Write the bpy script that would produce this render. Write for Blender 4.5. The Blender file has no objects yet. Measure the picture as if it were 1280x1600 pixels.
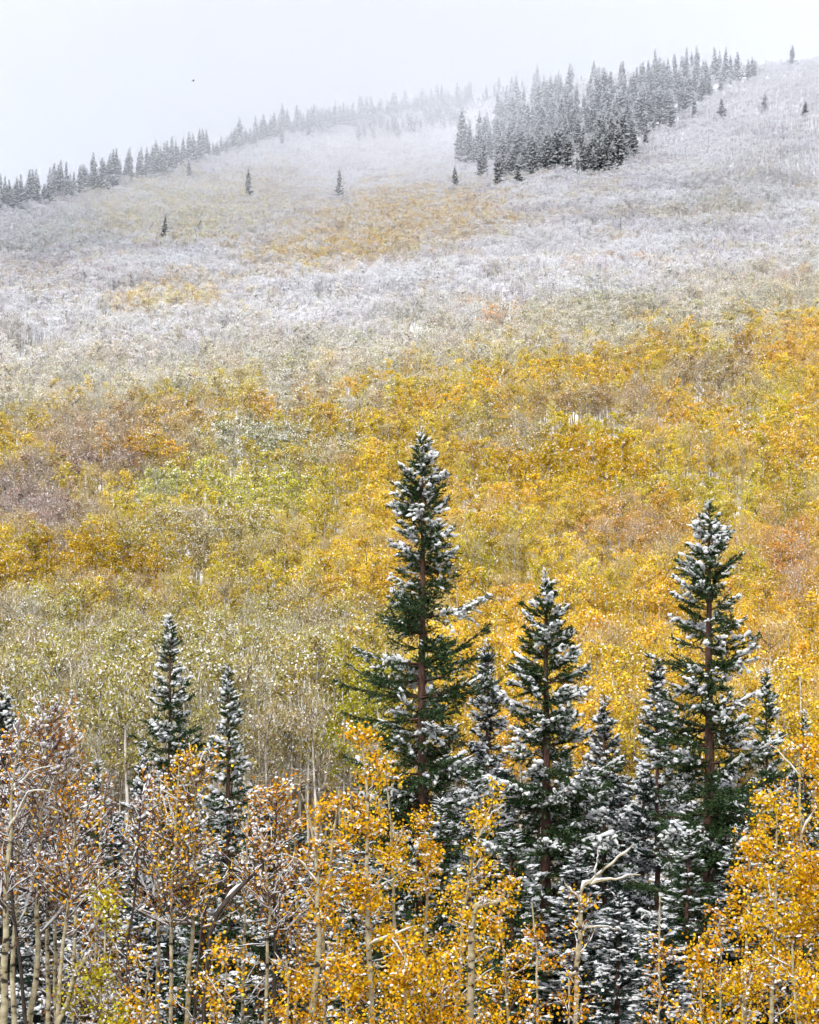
import bpy, math
import numpy as np

# ---------------------------------------------------------------- camera, sky, sun, exposure
F = 2986.0            # focal length in pixels of the 1280 x 1600 photograph
HV = 1100.0           # image row of the eye-level horizon
U0 = 640.0
scn = bpy.context.scene
col = scn.collection
cam_d = bpy.data.cameras.new('camera')
cam = bpy.data.objects.new('camera', cam_d)
col.objects.link(cam)
cam_d.sensor_fit = 'HORIZONTAL'
cam_d.sensor_width = 36.0
cam_d.lens = 36.0 * F / 1280.0
cam_d.shift_y = (HV - 800.0) / 1280.0
cam_d.clip_start = 0.1
cam_d.clip_end = 8000.0
cam.location = (0, 0, 0)
cam.rotation_euler = (math.radians(90), 0, 0)
scn.camera = cam

SUN_EL, SUN_AZ = 42.0, 205.0      # high behind the camera, a little to the left
world = bpy.data.worlds.new('World')
scn.world = world
world.use_nodes = True
wn = world.node_tree
wn.nodes.clear()
w_out = wn.nodes.new('ShaderNodeOutputWorld')
w_bg = wn.nodes.new('ShaderNodeBackground')
w_sky = wn.nodes.new('ShaderNodeTexSky')
w_sky.sky_type = 'NISHITA'
w_sky.sun_disc = False
w_sky.sun_elevation = math.radians(SUN_EL)
w_sky.sun_rotation = math.radians(SUN_AZ)
w_sky.air_density = 1.0
w_sky.dust_density = 4.0
w_tc = wn.nodes.new('ShaderNodeTexCoord')
w_sep = wn.nodes.new('ShaderNodeSeparateXYZ')
w_ramp = wn.nodes.new('ShaderNodeValToRGB')       # closed cloud deck, brighter overhead
w_ramp.color_ramp.elements[0].position = 0.0
w_ramp.color_ramp.elements[0].color = (0.325, 0.348, 0.39, 1)
w_ramp.color_ramp.elements[1].position = 1.0
w_ramp.color_ramp.elements[1].color = (0.90, 0.91, 0.96, 1)
e = w_ramp.color_ramp.elements.new(0.30)
e.color = (0.365, 0.38, 0.412, 1)
w_scale = wn.nodes.new('ShaderNodeVectorMath')
w_scale.operation = 'SCALE'
w_scale.inputs['Scale'].default_value = 10.0
w_noise = wn.nodes.new('ShaderNodeTexNoise')
w_noise.inputs['Scale'].default_value = 2.2
w_noise.inputs['Detail'].default_value = 1.0
w_nm = wn.nodes.new('ShaderNodeMapRange')
w_nm.inputs['To Min'].default_value = 0.84
w_nm.inputs['To Max'].default_value = 1.10
w_mul = wn.nodes.new('ShaderNodeVectorMath')
w_mul.operation = 'SCALE'
w_mix = wn.nodes.new('ShaderNodeMix')
w_mix.data_type = 'RGBA'
w_mix.inputs['Factor'].default_value = 0.92
w_bg.inputs['Strength'].default_value = 0.10
L = wn.links.new
L(w_tc.outputs['Generated'], w_sep.inputs[0])
L(w_sep.outputs['Z'], w_ramp.inputs[0])
L(w_tc.outputs['Generated'], w_noise.inputs['Vector'])
L(w_noise.outputs['Fac'], w_nm.inputs['Value'])
L(w_ramp.outputs['Color'], w_scale.inputs[0])
L(w_scale.outputs[0], w_mul.inputs[0])
L(w_nm.outputs[0], w_mul.inputs['Scale'])
L(w_sky.outputs['Color'], w_mix.inputs[6])
L(w_mul.outputs[0], w_mix.inputs[7])
L(w_mix.outputs[2], w_bg.inputs['Color'])
L(w_bg.outputs[0], w_out.inputs['Surface'])

sun_d = bpy.data.lights.new('sun', 'SUN')
sun_d.energy = 1.5
sun_d.angle = math.radians(22)
sun_d.color = (1.0, 0.96, 0.90)
sun = bpy.data.objects.new('sun', sun_d)
col.objects.link(sun)
sun.rotation_euler = (math.radians(90 - SUN_EL), 0, math.radians(180 - SUN_AZ))

vs = scn.view_settings
vs.view_transform = 'Standard'
vs.look = 'None'
vs.exposure = 1.26
vs.gamma = 1.0
vs.use_curve_mapping = False
cy = scn.cycles
cy.max_bounces = 6
cy.diffuse_bounces = 3
cy.glossy_bounces = 1
cy.transmission_bounces = 3
cy.volume_bounces = 4
cy.transparent_max_bounces = 8
cy.use_denoising = True
cy.sample_clamp_indirect = 6.0
cy.use_adaptive_sampling = True
cy.adaptive_threshold = 0.04
cy.adaptive_min_samples = 12

HAZE_DENSITY = 0.0020


# ---------------------------------------------------------------- helpers
def rs(seed):
    return np.random.default_rng(seed)


def tag(o, label=None, cat=None, group=None, kind=None):
    if label: o['label'] = label
    if cat: o['category'] = cat
    if group: o['group'] = group
    if kind: o['kind'] = kind
    return o


class MB:
    """collects polygons; build() makes one mesh"""
    def __init__(self):
        self.v, self.loops, self.sizes, self.mats, self.n = [], [], [], [], 0

    def add(self, V, Fc, mat=0):
        V = np.asarray(V, np.float32).reshape(-1, 3)
        Fc = np.asarray(Fc, np.int64)
        self.v.append(V)
        self.loops.append((Fc + self.n).ravel())
        self.sizes.append(np.full(len(Fc), Fc.shape[1], np.int64))
        self.mats.append(np.full(len(Fc), mat, np.int32))
        self.n += len(V)

    def mesh(self, name, mats, smooth=False):
        me = bpy.data.meshes.new(name)
        V = np.concatenate(self.v)
        lo = np.concatenate(self.loops).astype(np.int32)
        sz = np.concatenate(self.sizes)
        st = np.concatenate([[0], np.cumsum(sz)[:-1]]).astype(np.int32)
        me.vertices.add(len(V))
        me.vertices.foreach_set('co', V.ravel())
        me.loops.add(len(lo))
        me.loops.foreach_set('vertex_index', lo)
        me.polygons.add(len(sz))
        me.polygons.foreach_set('loop_start', st)
        for m in mats: me.materials.append(m)
        me.polygons.foreach_set('material_index', np.concatenate(self.mats))
        me.update(calc_edges=True)
        if smooth:
            me.polygons.foreach_set('use_smooth', np.ones(len(sz), bool))
        return me


def link(name, data, parent=None, loc=None):
    o = bpy.data.objects.new(name, data)
    col.objects.link(o)
    if parent: o.parent = parent
    if loc is not None: o.location = loc
    return o


def norm(a):
    return a / np.maximum(np.linalg.norm(a, axis=-1, keepdims=True), 1e-9)


def tubes(P, R, k=5, flat=None):
    """P (m,p,3) polylines, R (m,p) radii -> verts, quads; flat squashes z"""
    P = np.asarray(P, float); R = np.asarray(R, float)
    m, p, _ = P.shape
    T = norm(np.gradient(P, axis=1))
    ref = np.zeros_like(T); ref[..., 2] = 1.0
    par = np.abs(T[..., 2]) > 0.9
    ref[par] = (0.0, 1.0, 0.0)
    A = norm(np.cross(ref, T)); B = np.cross(T, A)
    th = np.arange(k) / k * 2 * np.pi
    off = A[:, :, None, :] * np.cos(th)[None, None, :, None] + B[:, :, None, :] * np.sin(th)[None, None, :, None]
    off = off * R[:, :, None, None]
    if flat is not None: off[..., 2] *= flat
    V = (P[:, :, None, :] + off).reshape(-1, 3)
    i = np.arange(m)[:, None, None] * (p * k) + np.arange(p - 1)[None, :, None] * k
    j = np.arange(k)[None, None, :]; j2 = (j + 1) % k
    Q = np.stack([i + j, i + j2, i + k + j2, i + k + j], -1).reshape(-1, 4)
    return V, Q


def flakes(C, S, rng, k=4, aspect=1.0, axis=None, up=0.0):
    """flat k-gons at C with radius S; random orientation or long axis given"""
    n = len(C)
    a = norm(rng.normal(size=(n, 3))) if axis is None else norm(axis)
    nr = rng.normal(size=(n, 3)); nr[:, 2] += up
    b = norm(np.cross(a, nr))
    th = (np.arange(k) + 0.5) / k * 2 * np.pi if k > 3 else np.array([0, 2.4, -2.4])
    V = C[:, None, :] + (a[:, None, :] * np.cos(th)[None, :, None] + b[:, None, :] * (np.sin(th) * aspect)[None, :, None]) * np.asarray(S)[:, None, None]
    return V.reshape(-1, 3), np.arange(n * k).reshape(n, k)


def spears(P, D, ln, wd, rng):
    """thin triangles from P along D"""
    n = len(P)
    D = norm(D)
    s = norm(np.cross(D, rng.normal(size=(n, 3))))
    V = np.stack([P - s * wd[:, None], P + s * wd[:, None], P + D * ln[:, None]], 1)
    return V.reshape(-1, 3), np.arange(n * 3).reshape(n, 3)


_perm = rs(77).random((256, 256))
def vnoise(x, y):
    x = np.asarray(x, float); y = np.asarray(y, float)
    xi = np.floor(x).astype(int); yi = np.floor(y).astype(int)
    fx = x - xi; fy = y - yi
    fx = fx * fx * (3 - 2 * fx); fy = fy * fy * (3 - 2 * fy)
    g = lambda a, b: _perm[a & 255, b & 255]
    return (g(xi, yi) * (1 - fx) + g(xi + 1, yi) * fx) * (1 - fy) + (g(xi, yi + 1) * (1 - fx) + g(xi + 1, yi + 1) * fx) * fy


def fbm(x, y, o=3):
    s, a, t = 0, 1.0, 0
    for i in range(o):
        s = s + a * vnoise(x * 2 ** i + 17 * i, y * 2 ** i + 31 * i); t += a; a *= 0.5
    return s / t


def smooth(a, b, x):
    t = np.clip((x - a) / (b - a), 0, 1)
    return t * t * (3 - 2 * t)


# ---------------------------------------------------------------- materials
def new_mat(name):
    m = bpy.data.materials.new(name)
    m.use_nodes = True
    nt = m.node_tree
    nt.nodes.clear()
    return m, nt, nt.nodes.new('ShaderNodeOutputMaterial')


def nd(nt, t, **kw):
    n = nt.nodes.new(t)
    for k, v in kw.items(): setattr(n, k, v)
    return n


def mth(nt, op, a, b=None, c=None):
    n = nd(nt, 'ShaderNodeMath', operation=op)
    for i, x in enumerate((a, b, c)):
        if x is None: continue
        if isinstance(x, (int, float)): n.inputs[i].default_value = x
        else: nt.links.new(x, n.inputs[i])
    return n.outputs[0]


SNOW = (0.93, 0.94, 0.965, 1)


def leaf_material(name, transl=0.3, vlo=0.62, vhi=1.25, hue=0.03):
    """leaf colour and share of snowed-over leaves come from the tree's own properties"""
    m, nt, out = new_mat(name)
    ln = nt.links.new
    at = nd(nt, 'ShaderNodeAttribute', attribute_type='INSTANCER', attribute_name='leafcol')
    sn = nd(nt, 'ShaderNodeAttribute', attribute_type='INSTANCER', attribute_name='leafsnow')
    g = nd(nt, 'ShaderNodeNewGeometry')
    r = g.outputs['Random Per Island']
    r2 = mth(nt, 'FRACT', mth(nt, 'MULTIPLY', r, 7.31))
    r3 = mth(nt, 'FRACT', mth(nt, 'MULTIPLY', r, 53.7))
    hs = nd(nt, 'ShaderNodeHueSaturation')
    ln(at.outputs['Color'], hs.inputs['Color'])
    ln(mth(nt, 'MULTIPLY_ADD', r, vhi - vlo, vlo), hs.inputs['Value'])
    ln(mth(nt, 'MULTIPLY_ADD', r2, 2 * hue, 0.5 - hue), hs.inputs['Hue'])
    mx = nd(nt, 'ShaderNodeMix', data_type='RGBA')
    ln(mth(nt, 'LESS_THAN', r3, sn.outputs['Fac']), mx.inputs['Factor'])
    ln(hs.outputs[0], mx.inputs[6])
    mx.inputs[7].default_value = SNOW
    d = nd(nt, 'ShaderNodeBsdfDiffuse')
    t = nd(nt, 'ShaderNodeBsdfTranslucent')
    ms = nd(nt, 'ShaderNodeMixShader')
    ms.inputs[0].default_value = transl
    ln(mx.outputs[2], d.inputs[0]); ln(mx.outputs[2], t.inputs[0])
    ln(d.outputs[0], ms.inputs[1]); ln(t.outputs[0], ms.inputs[2])
    ln(ms.outputs[0], out.inputs[0])
    return m


def ramp_mat(name, stops, scale=(8, 8, 8), detail=4, rough=0.85, island=False, bump=0.0):
    m, nt, out = new_mat(name)
    ln = nt.links.new
    tc = nd(nt, 'ShaderNodeTexCoord')
    mp = nd(nt, 'ShaderNodeMapping')
    mp.inputs['Scale'].default_value = scale
    ln(tc.outputs['Object'], mp.inputs[0])
    nz = nd(nt, 'ShaderNodeTexNoise')
    nz.inputs['Scale'].default_value = 1.0
    nz.inputs['Detail'].default_value = detail
    ln(mp.outputs[0], nz.inputs['Vector'])
    cr = nd(nt, 'ShaderNodeValToRGB')
    el = cr.color_ramp.elements
    while len(el) < len(stops): el.new(0.5)
    for q, (p, c) in zip(el, stops):
        q.position = p; q.color = (*c, 1)
    if island:
        g = nd(nt, 'ShaderNodeNewGeometry')
        ln(g.outputs['Random Per Island'], cr.inputs[0])
    else:
        ln(nz.outputs['Fac'], cr.inputs[0])
    bs = nd(nt, 'ShaderNodeBsdfPrincipled')
    bs.inputs['Roughness'].default_value = rough
    bs.inputs['Specular IOR Level'].default_value = 0.2
    ln(cr.outputs[0], bs.inputs['Base Color'])
    if bump:
        b = nd(nt, 'ShaderNodeBump')
        b.inputs['Strength'].default_value = bump
        b.inputs['Distance'].default_value = 0.02
        ln(nz.outputs['Fac'], b.inputs['Height'])
        ln(b.outputs[0], bs.inputs['Normal'])
    ln(bs.outputs[0], out.inputs[0])
    return m


M = {}
M['leaf'] = leaf_material('aspen_leaf', 0.22, 0.40, 1.15, 0.022)
M['hill_leaf'] = leaf_material('hill_leaf', 0.16, 0.5, 1.35, 0.02)
def snow_material():
    m, nt, out = new_mat('snow')
    ln = nt.links.new
    tc = nd(nt, 'ShaderNodeTexCoord')
    nz = nd(nt, 'ShaderNodeTexNoise'); nz.inputs['Scale'].default_value = 14.0; nz.inputs['Detail'].default_value = 3
    ln(tc.outputs['Object'], nz.inputs['Vector'])
    bp = nd(nt, 'ShaderNodeBump'); bp.inputs['Strength'].default_value = 0.5; bp.inputs['Distance'].default_value = 0.02
    ln(nz.outputs['Fac'], bp.inputs['Height'])
    d = nd(nt, 'ShaderNodeBsdfDiffuse'); d.inputs[0].default_value = (0.955, 0.965, 0.98, 1)
    t = nd(nt, 'ShaderNodeBsdfTranslucent'); t.inputs[0].default_value = (0.95, 0.965, 0.99, 1)
    ln(bp.outputs[0], d.inputs['Normal'])
    ms = nd(nt, 'ShaderNodeMixShader'); ms.inputs[0].default_value = 0.45
    ln(d.outputs[0], ms.inputs[1]); ln(t.outputs[0], ms.inputs[2]); ln(ms.outputs[0], out.inputs[0])
    return m


M['snow'] = snow_material()
M['aspen_bark'] = ramp_mat('aspen_bark', [(0.345, (0.03, 0.024, 0.02)), (0.40, (0.26, 0.22, 0.14)), (0.54, (0.38, 0.335, 0.22)), (0.75, (0.52, 0.475, 0.35))], (6, 6, 11), 7, 0.8, bump=0.4)
M['dark_bark'] = ramp_mat('dark_bark', [(0.30, (0.025, 0.02, 0.018)), (0.7, (0.09, 0.07, 0.06))], (20, 20, 4), 5, 0.9, bump=0.6)
M['grey_twig'] = ramp_mat('grey_twig', [(0.30, (0.05, 0.04, 0.035)), (0.7, (0.20, 0.16, 0.13))], (6, 6, 6), 3, 0.85)
M['red_twig'] = ramp_mat('red_twig', [(0.30, (0.07, 0.03, 0.022)), (0.7, (0.17, 0.08, 0.06))], (4, 4, 4), 3, 0.8)
M['spruce_bark'] = ramp_mat('spruce_bark', [(0.30, (0.035, 0.022, 0.018)), (0.55, (0.10, 0.055, 0.042)), (0.8, (0.17, 0.10, 0.08))], (16, 16, 5), 6, 0.9, bump=0.8)
M['needle'] = ramp_mat('spruce_needle', [(0.0, (0.014, 0.034, 0.013)), (0.6, (0.034, 0.070, 0.024)), (1.0, (0.075, 0.115, 0.038))], island=True, rough=0.6)
M['blue_needle'] = ramp_mat('blue_spruce_needle', [(0.0, (0.010, 0.021, 0.017)), (0.6, (0.022, 0.042, 0.033)), (1.0, (0.045, 0.075, 0.06))], island=True, rough=0.6)
M['hill_bark'] = ramp_mat('hill_aspen_bark', [(0.35, (0.24, 0.21, 0.18)), (0.6, (0.62, 0.59, 0.53))], (3, 3, 1.2), 3, 0.9)
M['bird'] = ramp_mat('bird_plumage', [(0.3, (0.01, 0.01, 0.012)), (0.7, (0.03, 0.03, 0.035))], (20, 20, 20), 2, 0.7)
M['grass'] = ramp_mat('dry_grass', [(0.0, (0.14, 0.11, 0.05)), (0.6, (0.24, 0.19, 0.09)), (1.0, (0.7, 0.72, 0.76))], island=True)


def ground_material():
    m, nt, out = new_mat('snowy_ground')
    ln = nt.links.new
    g = nd(nt, 'ShaderNodeNewGeometry')
    sx = nd(nt, 'ShaderNodeSeparateXYZ')
    ln(g.outputs['Position'], sx.inputs[0])
    n1 = nd(nt, 'ShaderNodeTexNoise'); n1.inputs['Scale'].default_value = 0.25; n1.inputs['Detail'].default_value = 8; n1.inputs['Roughness'].default_value = 0.7
    ln(g.outputs['Position'], n1.inputs['Vector'])
    n2 = nd(nt, 'ShaderNodeTexNoise'); n2.inputs['Scale'].default_value = 3.0; n2.inputs['Detail'].default_value = 6
    ln(g.outputs['Position'], n2.inputs['Vector'])
    cr = nd(nt, 'ShaderNodeValToRGB')
    cr.color_ramp.elements[0].position = 0.35; cr.color_ramp.elements[0].color = (0.05, 0.035, 0.02, 1)
    cr.color_ramp.elements[1].position = 0.7; cr.color_ramp.elements[1].color = (0.20, 0.15, 0.075, 1)
    ln(n2.outputs['Fac'], cr.inputs[0])
    # more of the ground lies under snow higher up the mountain
    mr = nd(nt, 'ShaderNodeMapRange')
    mr.inputs['From Min'].default_value = 0.0; mr.inputs['From Max'].default_value = 130.0
    mr.inputs['To Min'].default_value = -0.05; mr.inputs['To Max'].default_value = 0.40
    ln(sx.outputs['Z'], mr.inputs['Value'])
    a = mth(nt, 'ADD', n1.outputs['Fac'], mr.outputs[0])
    st = nd(nt, 'ShaderNodeMapRange'); st.interpolation_type = 'SMOOTHSTEP'
    st.inputs['From Min'].default_value = 0.47; st.inputs['From Max'].default_value = 0.58
    ln(a, st.inputs['Value'])
    mx = nd(nt, 'ShaderNodeMix', data_type='RGBA')
    ln(st.outputs[0], mx.inputs['Factor']); ln(cr.outputs[0], mx.inputs[6]); mx.inputs[7].default_value = SNOW
    bs = nd(nt, 'ShaderNodeBsdfPrincipled'); bs.inputs['Roughness'].default_value = 0.85; bs.inputs['Specular IOR Level'].default_value = 0.2
    bp = nd(nt, 'ShaderNodeBump'); bp.inputs['Strength'].default_value = 0.6; bp.inputs['Distance'].default_value = 0.15
    ln(n2.outputs['Fac'], bp.inputs['Height']); ln(bp.outputs[0], bs.inputs['Normal'])
    ln(mx.outputs[2], bs.inputs['Base Color']); ln(bs.outputs[0], out.inputs[0])
    return m


M['ground'] = ground_material()

# ---------------------------------------------------------------- the mountain side as a height field
SIL_U = [-900, -400, 0, 140, 280, 370, 430, 560, 700, 860, 1000, 1150, 1280, 1700, 2300]
SIL_V = [620, 470, 343, 303, 266, 240, 216, 196, 172, 140, 124, 116, 105, 100, 190]
VB = [40, 95, 150, 250, 350, 500, 700, 850, 1050, 1215]
YB = [1300, 1190, 1080, 900, 760, 590, 430, 345, 262, 200]
STR_U = [-900, 0, 250, 430, 560, 700, 800, 900, 1000, 1150, 1280, 2300]
STR_K = [-0.05, -0.02, 0.10, 0.24, 0.38, 0.45, 0.28, 0.08, 0.0, -0.06, -0.12, -0.12]


def sil(u): return np.interp(u, SIL_U, SIL_V)


def depth(u, v):
    """distance of the slope seen at pixel (u, v)"""
    u = np.asarray(u, float); v = np.asarray(v, float)
    b = np.interp(v, VB, YB) * (1 - 0.06 * np.clip((u - 640) / 640, -2, 2))
    t = (1215 - v) / (1215 - sil(u))
    return b * (1 + np.interp(u, STR_U, STR_K) * smooth(0.80, 1.0, t))


NU, NT = 161, 241
_u = np.linspace(-900, 2300, NU)
_t = np.linspace(0, 1, NT)
_TV = 1215 + (sil(_u)[:, None] - 1215) * _t[None, :]
_TY = depth(_u[:, None] + 0 * _TV, _TV)
_TY = np.maximum.accumulate(_TY, axis=1)
NEAR_Y = [-200, -6, 2, 8, 16, 25, 40, 60, 100, 150, 200]
NEAR_Z = [-1.0, -1.6, -1.9, -4.5, -8.0, -10.2, -11.6, -12.8, -13.5, -11.5, -7.7]


def ground(X, Y):
    X = np.atleast_1d(np.asarray(X, float)); Y = np.atleast_1d(np.asarray(Y, float))
    X, Y = np.broadcast_arrays(X, Y)
    Ys = np.maximum(Y, 60)
    u = np.clip(U0 + F * X / Ys, -900, 2300)
    fi = (u + 900) / 3200 * (NU - 1)
    i0 = np.clip(np.floor(fi).astype(int), 0, NU - 2); fr = fi - i0
    z = np.empty(X.shape)
    flat = z.ravel(); uu = u.ravel(); yy = Y.ravel()
    out = []
    for ii in (i0.ravel(), i0.ravel() + 1):
        zz = np.empty(len(uu))
        for c in np.unique(ii):
            k = ii == c
            v = np.interp(yy[k], _TY[c], _TV[c])
            zc = (HV - v) / F * yy[k]
            yt = _TY[c, -1]; zt = (HV - _TV[c, -1]) / F * yt
            zc = np.where(yy[k] > yt, zt - 0.10 * (yy[k] - yt) - 0.0004 * np.minimum(yy[k] - yt, 300) ** 2, zc)
            zz[k] = zc
        out.append(zz)
    hill = (out[0] * (1 - fr.ravel()) + out[1] * fr.ravel()).reshape(X.shape)
    hill = np.maximum(hill, -40)
    near = np.interp(Y, NEAR_Y, NEAR_Z) + 0.012 * X * smooth(0, 40, Y)
    w = smooth(150, 235, Y)
    z = near * (1 - w) + hill * w
    xs = X.ravel().reshape(X.shape)
    bump = (fbm(xs / 55 + 40, Y / 30 + 40) - 0.5) * 9.0 * smooth(160, 260, Y) * (1 - smooth(600, 800, Y) * 0.75)
    return z + bump + (fbm(xs / 6 + 90, Y / 6 + 90) - 0.5) * 0.8


def px3(u, v, Y):
    return np.array([(u - U0) / F * Y, Y, (HV - v) / F * Y])


gx = np.concatenate([np.linspace(-1500, -420, 30), np.linspace(-400, 400, 221), np.linspace(420, 1500, 30)])
gy = np.concatenate([np.linspace(-150, 190, 70), np.linspace(195, 1200, 230), np.linspace(1215, 2900, 80)])
GX, GY = np.meshgrid(gx, gy)
GZ = ground(GX, GY)
n0, n1 = GX.shape
idx = np.arange(n0 * n1).reshape(n0, n1)
mb = MB()
mb.add(np.stack([GX, GY, GZ], -1), np.stack([idx[:-1, :-1], idx[:-1, 1:], idx[1:, 1:], idx[1:, :-1]], -1).reshape(-1, 4))
tag(link('terrain', mb.mesh('terrain', [M['ground']], True)), kind='structure')

# ---------------------------------------------------------------- spruce builder
def build_spruce(H, prof, seed, z_from=0.0, whorl=0.34, per=5, twig_step=0.11, ndens=90, nlen=0.075, nwid=0.011, snow=0.5,
                 rb=0.2, bare=0.12, wood='spruce_bark', needle='needle', sk=5, snowr=0.037, lump=0.15, snowup=0.6, nmax=None, bend=0.0):
    """prof(z) = branch length at height z. Returns trunk, crown, snow meshes (crown holds boughs and needles)"""
    rng = rs(seed)
    zs, z = [], H - 0.12
    while z > z_from:
        f = 1 - z / H
        zs.append(z)
        z -= whorl * (0.45 + 0.9 * min(1, f * 3)) * rng.uniform(0.75, 1.25)
    zs = np.array(zs)
    zz = np.repeat(zs, per) + rng.normal(0, 0.05, len(zs) * per)
    nb = len(zz)
    az = rng.uniform(0, 2 * np.pi, nb)
    frac = np.clip(1 - zz / H, 0, 1)
    whf = np.repeat(rng.uniform(0.66, 1.15, len(zs)), per)
    Lb = np.maximum(prof(zz), 0.08) * rng.uniform(0.5, 1.2, nb) * whf
    keep = rng.random(nb) > bare * smooth(0.05, 0.3, frac) + 0.45 * smooth(0.06, 0.0, frac)
    zz, az, frac, Lb = zz[keep], az[keep], frac[keep], Lb[keep]; nb = len(zz)
    el = np.interp(frac, [0, 0.06, 0.2, 0.45, 1], [1.05, 0.62, 0.30, 0.05, -0.22]) + rng.normal(0, 0.12, nb)
    s = np.linspace(0, 1, 7)
    d = np.stack([np.cos(az), np.sin(az), np.zeros(nb)], -1)
    perp = np.stack([-np.sin(az), np.cos(az), np.zeros(nb)], -1)
    up = np.interp(frac, [0, 0.3, 1], [0.1, 0.22, 0.34])
    hz = np.sin(el)[:, None] * s + up[:, None] * (s ** 2.4) - up[:, None] * 0.55 * s
    wob = np.cumsum(rng.normal(0, 0.035, (nb, 7)), 1)
    P = np.zeros((nb, 7, 3))
    P += d[:, None, :] * (np.cos(el)[:, None] * s * Lb[:, None])[..., None]
    P += perp[:, None, :] * (wob * Lb[:, None])[..., None]
    P[..., 2] += zz[:, None] + hz * Lb[:, None]
    bx = bend * np.sin(zz / H * 3.0)
    P[..., 0] += bx[:, None]
    # twigs
    cnt = np.maximum((Lb / twig_step).astype(int) * 2, 3)
    bi = np.repeat(np.arange(nb), cnt); nt_ = len(bi)
    ts = rng.uniform(0.07, 1.0, nt_) ** 0.9
    k = np.minimum((ts * 6).astype(int), 5); fr = ts * 6 - k
    B0 = P[bi, k] * (1 - fr)[:, None] + P[bi, k + 1] * fr[:, None]
    tl = (0.46 * Lb[bi] * (1 - ts) ** 0.8 + 0.10) * rng.uniform(0.6, 1.2, nt_)
    tl = np.minimum(tl, 0.75)
    side = rng.choice([-1, 1], nt_)
    D = d[bi] * 0.75 + perp[bi] * (side * rng.uniform(0.35, 1.0, nt_))[:, None]
    D[:, 2] += np.sin(el[bi]) * 0.7 + rng.normal(-0.10, 0.22, nt_) + 0.25 * ts
    hang = rng.random(nt_) < 0.3
    D[:, 2] -= hang * rng.uniform(0.3, 0.9, nt_) * smooth(0.05, 0.25, frac[bi])
    D = norm(D)
    T = B0[:, None, :] + D[:, None, :] * (tl[:, None] * np.linspace(0, 1, 3))[..., None]
    T[:, 2, 2] += 0.05 * tl
    # wood
    tr = MB(); zt = np.linspace(-0.4, H, 14)
    TP = np.zeros((1, 14, 3)); TP[0, :, 2] = zt; TP[0, :, 0] = bend * np.sin(zt / H * 3.0)
    TP[0, :, 0] += rng.normal(0, 0.012, 14); TP[0, :, 1] += rng.normal(0, 0.012, 14)
    TR = rb * (1 - np.clip(zt / H, 0, 1)) ** 0.8 + 0.008
    tr.add(*tubes(TP, TR[None], 10))
    cr = MB()
    br = np.maximum(0.010, 0.016 * Lb)[:, None] * np.linspace(1.1, 0.25, 7)
    cr.add(*tubes(P, br, 4), 0)
    # needles on boughs and twigs
    segA = np.concatenate([T[:, 0], P[:, 3], P[:, 5]]); segB = np.concatenate([T[:, 2], P[:, 5], P[:, 6]])
    ls = np.linalg.norm(segB - segA, axis=1)
    nn = np.maximum((ls * ndens).astype(int), 3)
    si = np.repeat(np.arange(len(ls)), nn); n = len(si)
    if nmax and n > nmax:
        si = rng.choice(si, nmax, replace=False); n = nmax
    tt = rng.random(n)[:, None]
    NP = segA[si] * (1 - tt) + segB[si] * tt
    ND = norm(segB - segA)[si] * 0.75 + rng.normal(0, 0.55, (n, 3)); ND[:, 2] += 0.10
    tf = np.clip((H + 0.2 - NP[:, 2]) / (nlen * 7), 0.3, 1)
    cr.add(*spears(NP, ND, nlen * tf * rng.uniform(0.6, 1.25, n), nwid * tf * rng.uniform(0.8, 1.3, n), rng), 1)
    # snow pillows lying along twigs and boughs
    load = rng.random(nb) * 0.5 + fbm(az * 1.2 + seed, zz * 0.8 + seed, 2) * 1.1 + smooth(0.35, 0.0, frac) * 0.12
    thr = np.quantile(load, 1 - min(0.98, snow + 0.12))
    hv_ = np.clip((load - thr) * 3.2, 0, 1)
    p_on = (0.06 + 0.94 * hv_[bi]) * np.clip(-0.15 + 1.5 * ts, 0.03, 1) * min(1.0, snow + 0.4)
    on = rng.random(nt_) < p_on
    o = np.where(on)[0]
    sm = MB()
    m = len(o)
    if m:
        # two or three lumps on each laden twig
        nl = np.clip((tl[o] / lump * 1.7).astype(int), 1, 5)
        o = np.repeat(o, nl); m = len(o)
        a0 = rng.uniform(0.05, 1.0, m) * tl[o]
        ln_ = lump * rng.uniform(0.6, 1.4, m)
        q = np.linspace(-0.5, 0.5, 4)
        SP = B0[o][:, None, :] + D[o][:, None, :] * (a0[:, None] + ln_[:, None] * q)[..., None]
        SP += rng.normal(0, snowr * 0.45, SP.shape) + rng.normal(0, snowr * 0.6, (m, 1, 3))
        rr = snowr * rng.uniform(0.45, 1.4, m) * (0.7 + 0.6 * hv_[bi[o]]) * np.clip((H + 0.15 - B0[o][:, 2]) / (snowr * 22), 0.4, 1)
        SP[..., 2] += rr[:, None] * snowup
        R = rr[:, None] * np.array([0.15, 1.0, 0.95, 0.1]) * rng.uniform(0.65, 1.3, (m, 4))
        sm.add(*tubes(SP, R, sk, 0.7))
    hb = np.where((hv_ > 0.45) & (Lb > 0.25))[0]          # continuous pads on the laden boughs
    if len(hb) and sk > 3:
        ti_ = rng.integers(0, 2, len(hb))
        PP = np.where(ti_[:, None, None] == 1, P[hb][:, [3, 4, 5, 5, 6]], P[hb][:, [3, 4, 5, 6, 6]]).copy()
        PP[:, -1] += d[hb] * 0.04
        rp = snowr * rng.uniform(0.9, 1.9, len(hb)) * np.clip(Lb[hb], 0.5, 1.3)
        PP += rng.normal(0, snowr * 0.3, PP.shape); PP[..., 2] += rp[:, None] * 0.6
        sm.add(*tubes(PP, rp[:, None] * np.array([0.15, 0.8, 1.1, 1.0, 0.2]) * rng.uniform(0.6, 1.3, (len(hb), 5)), 6, 0.62))
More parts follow.
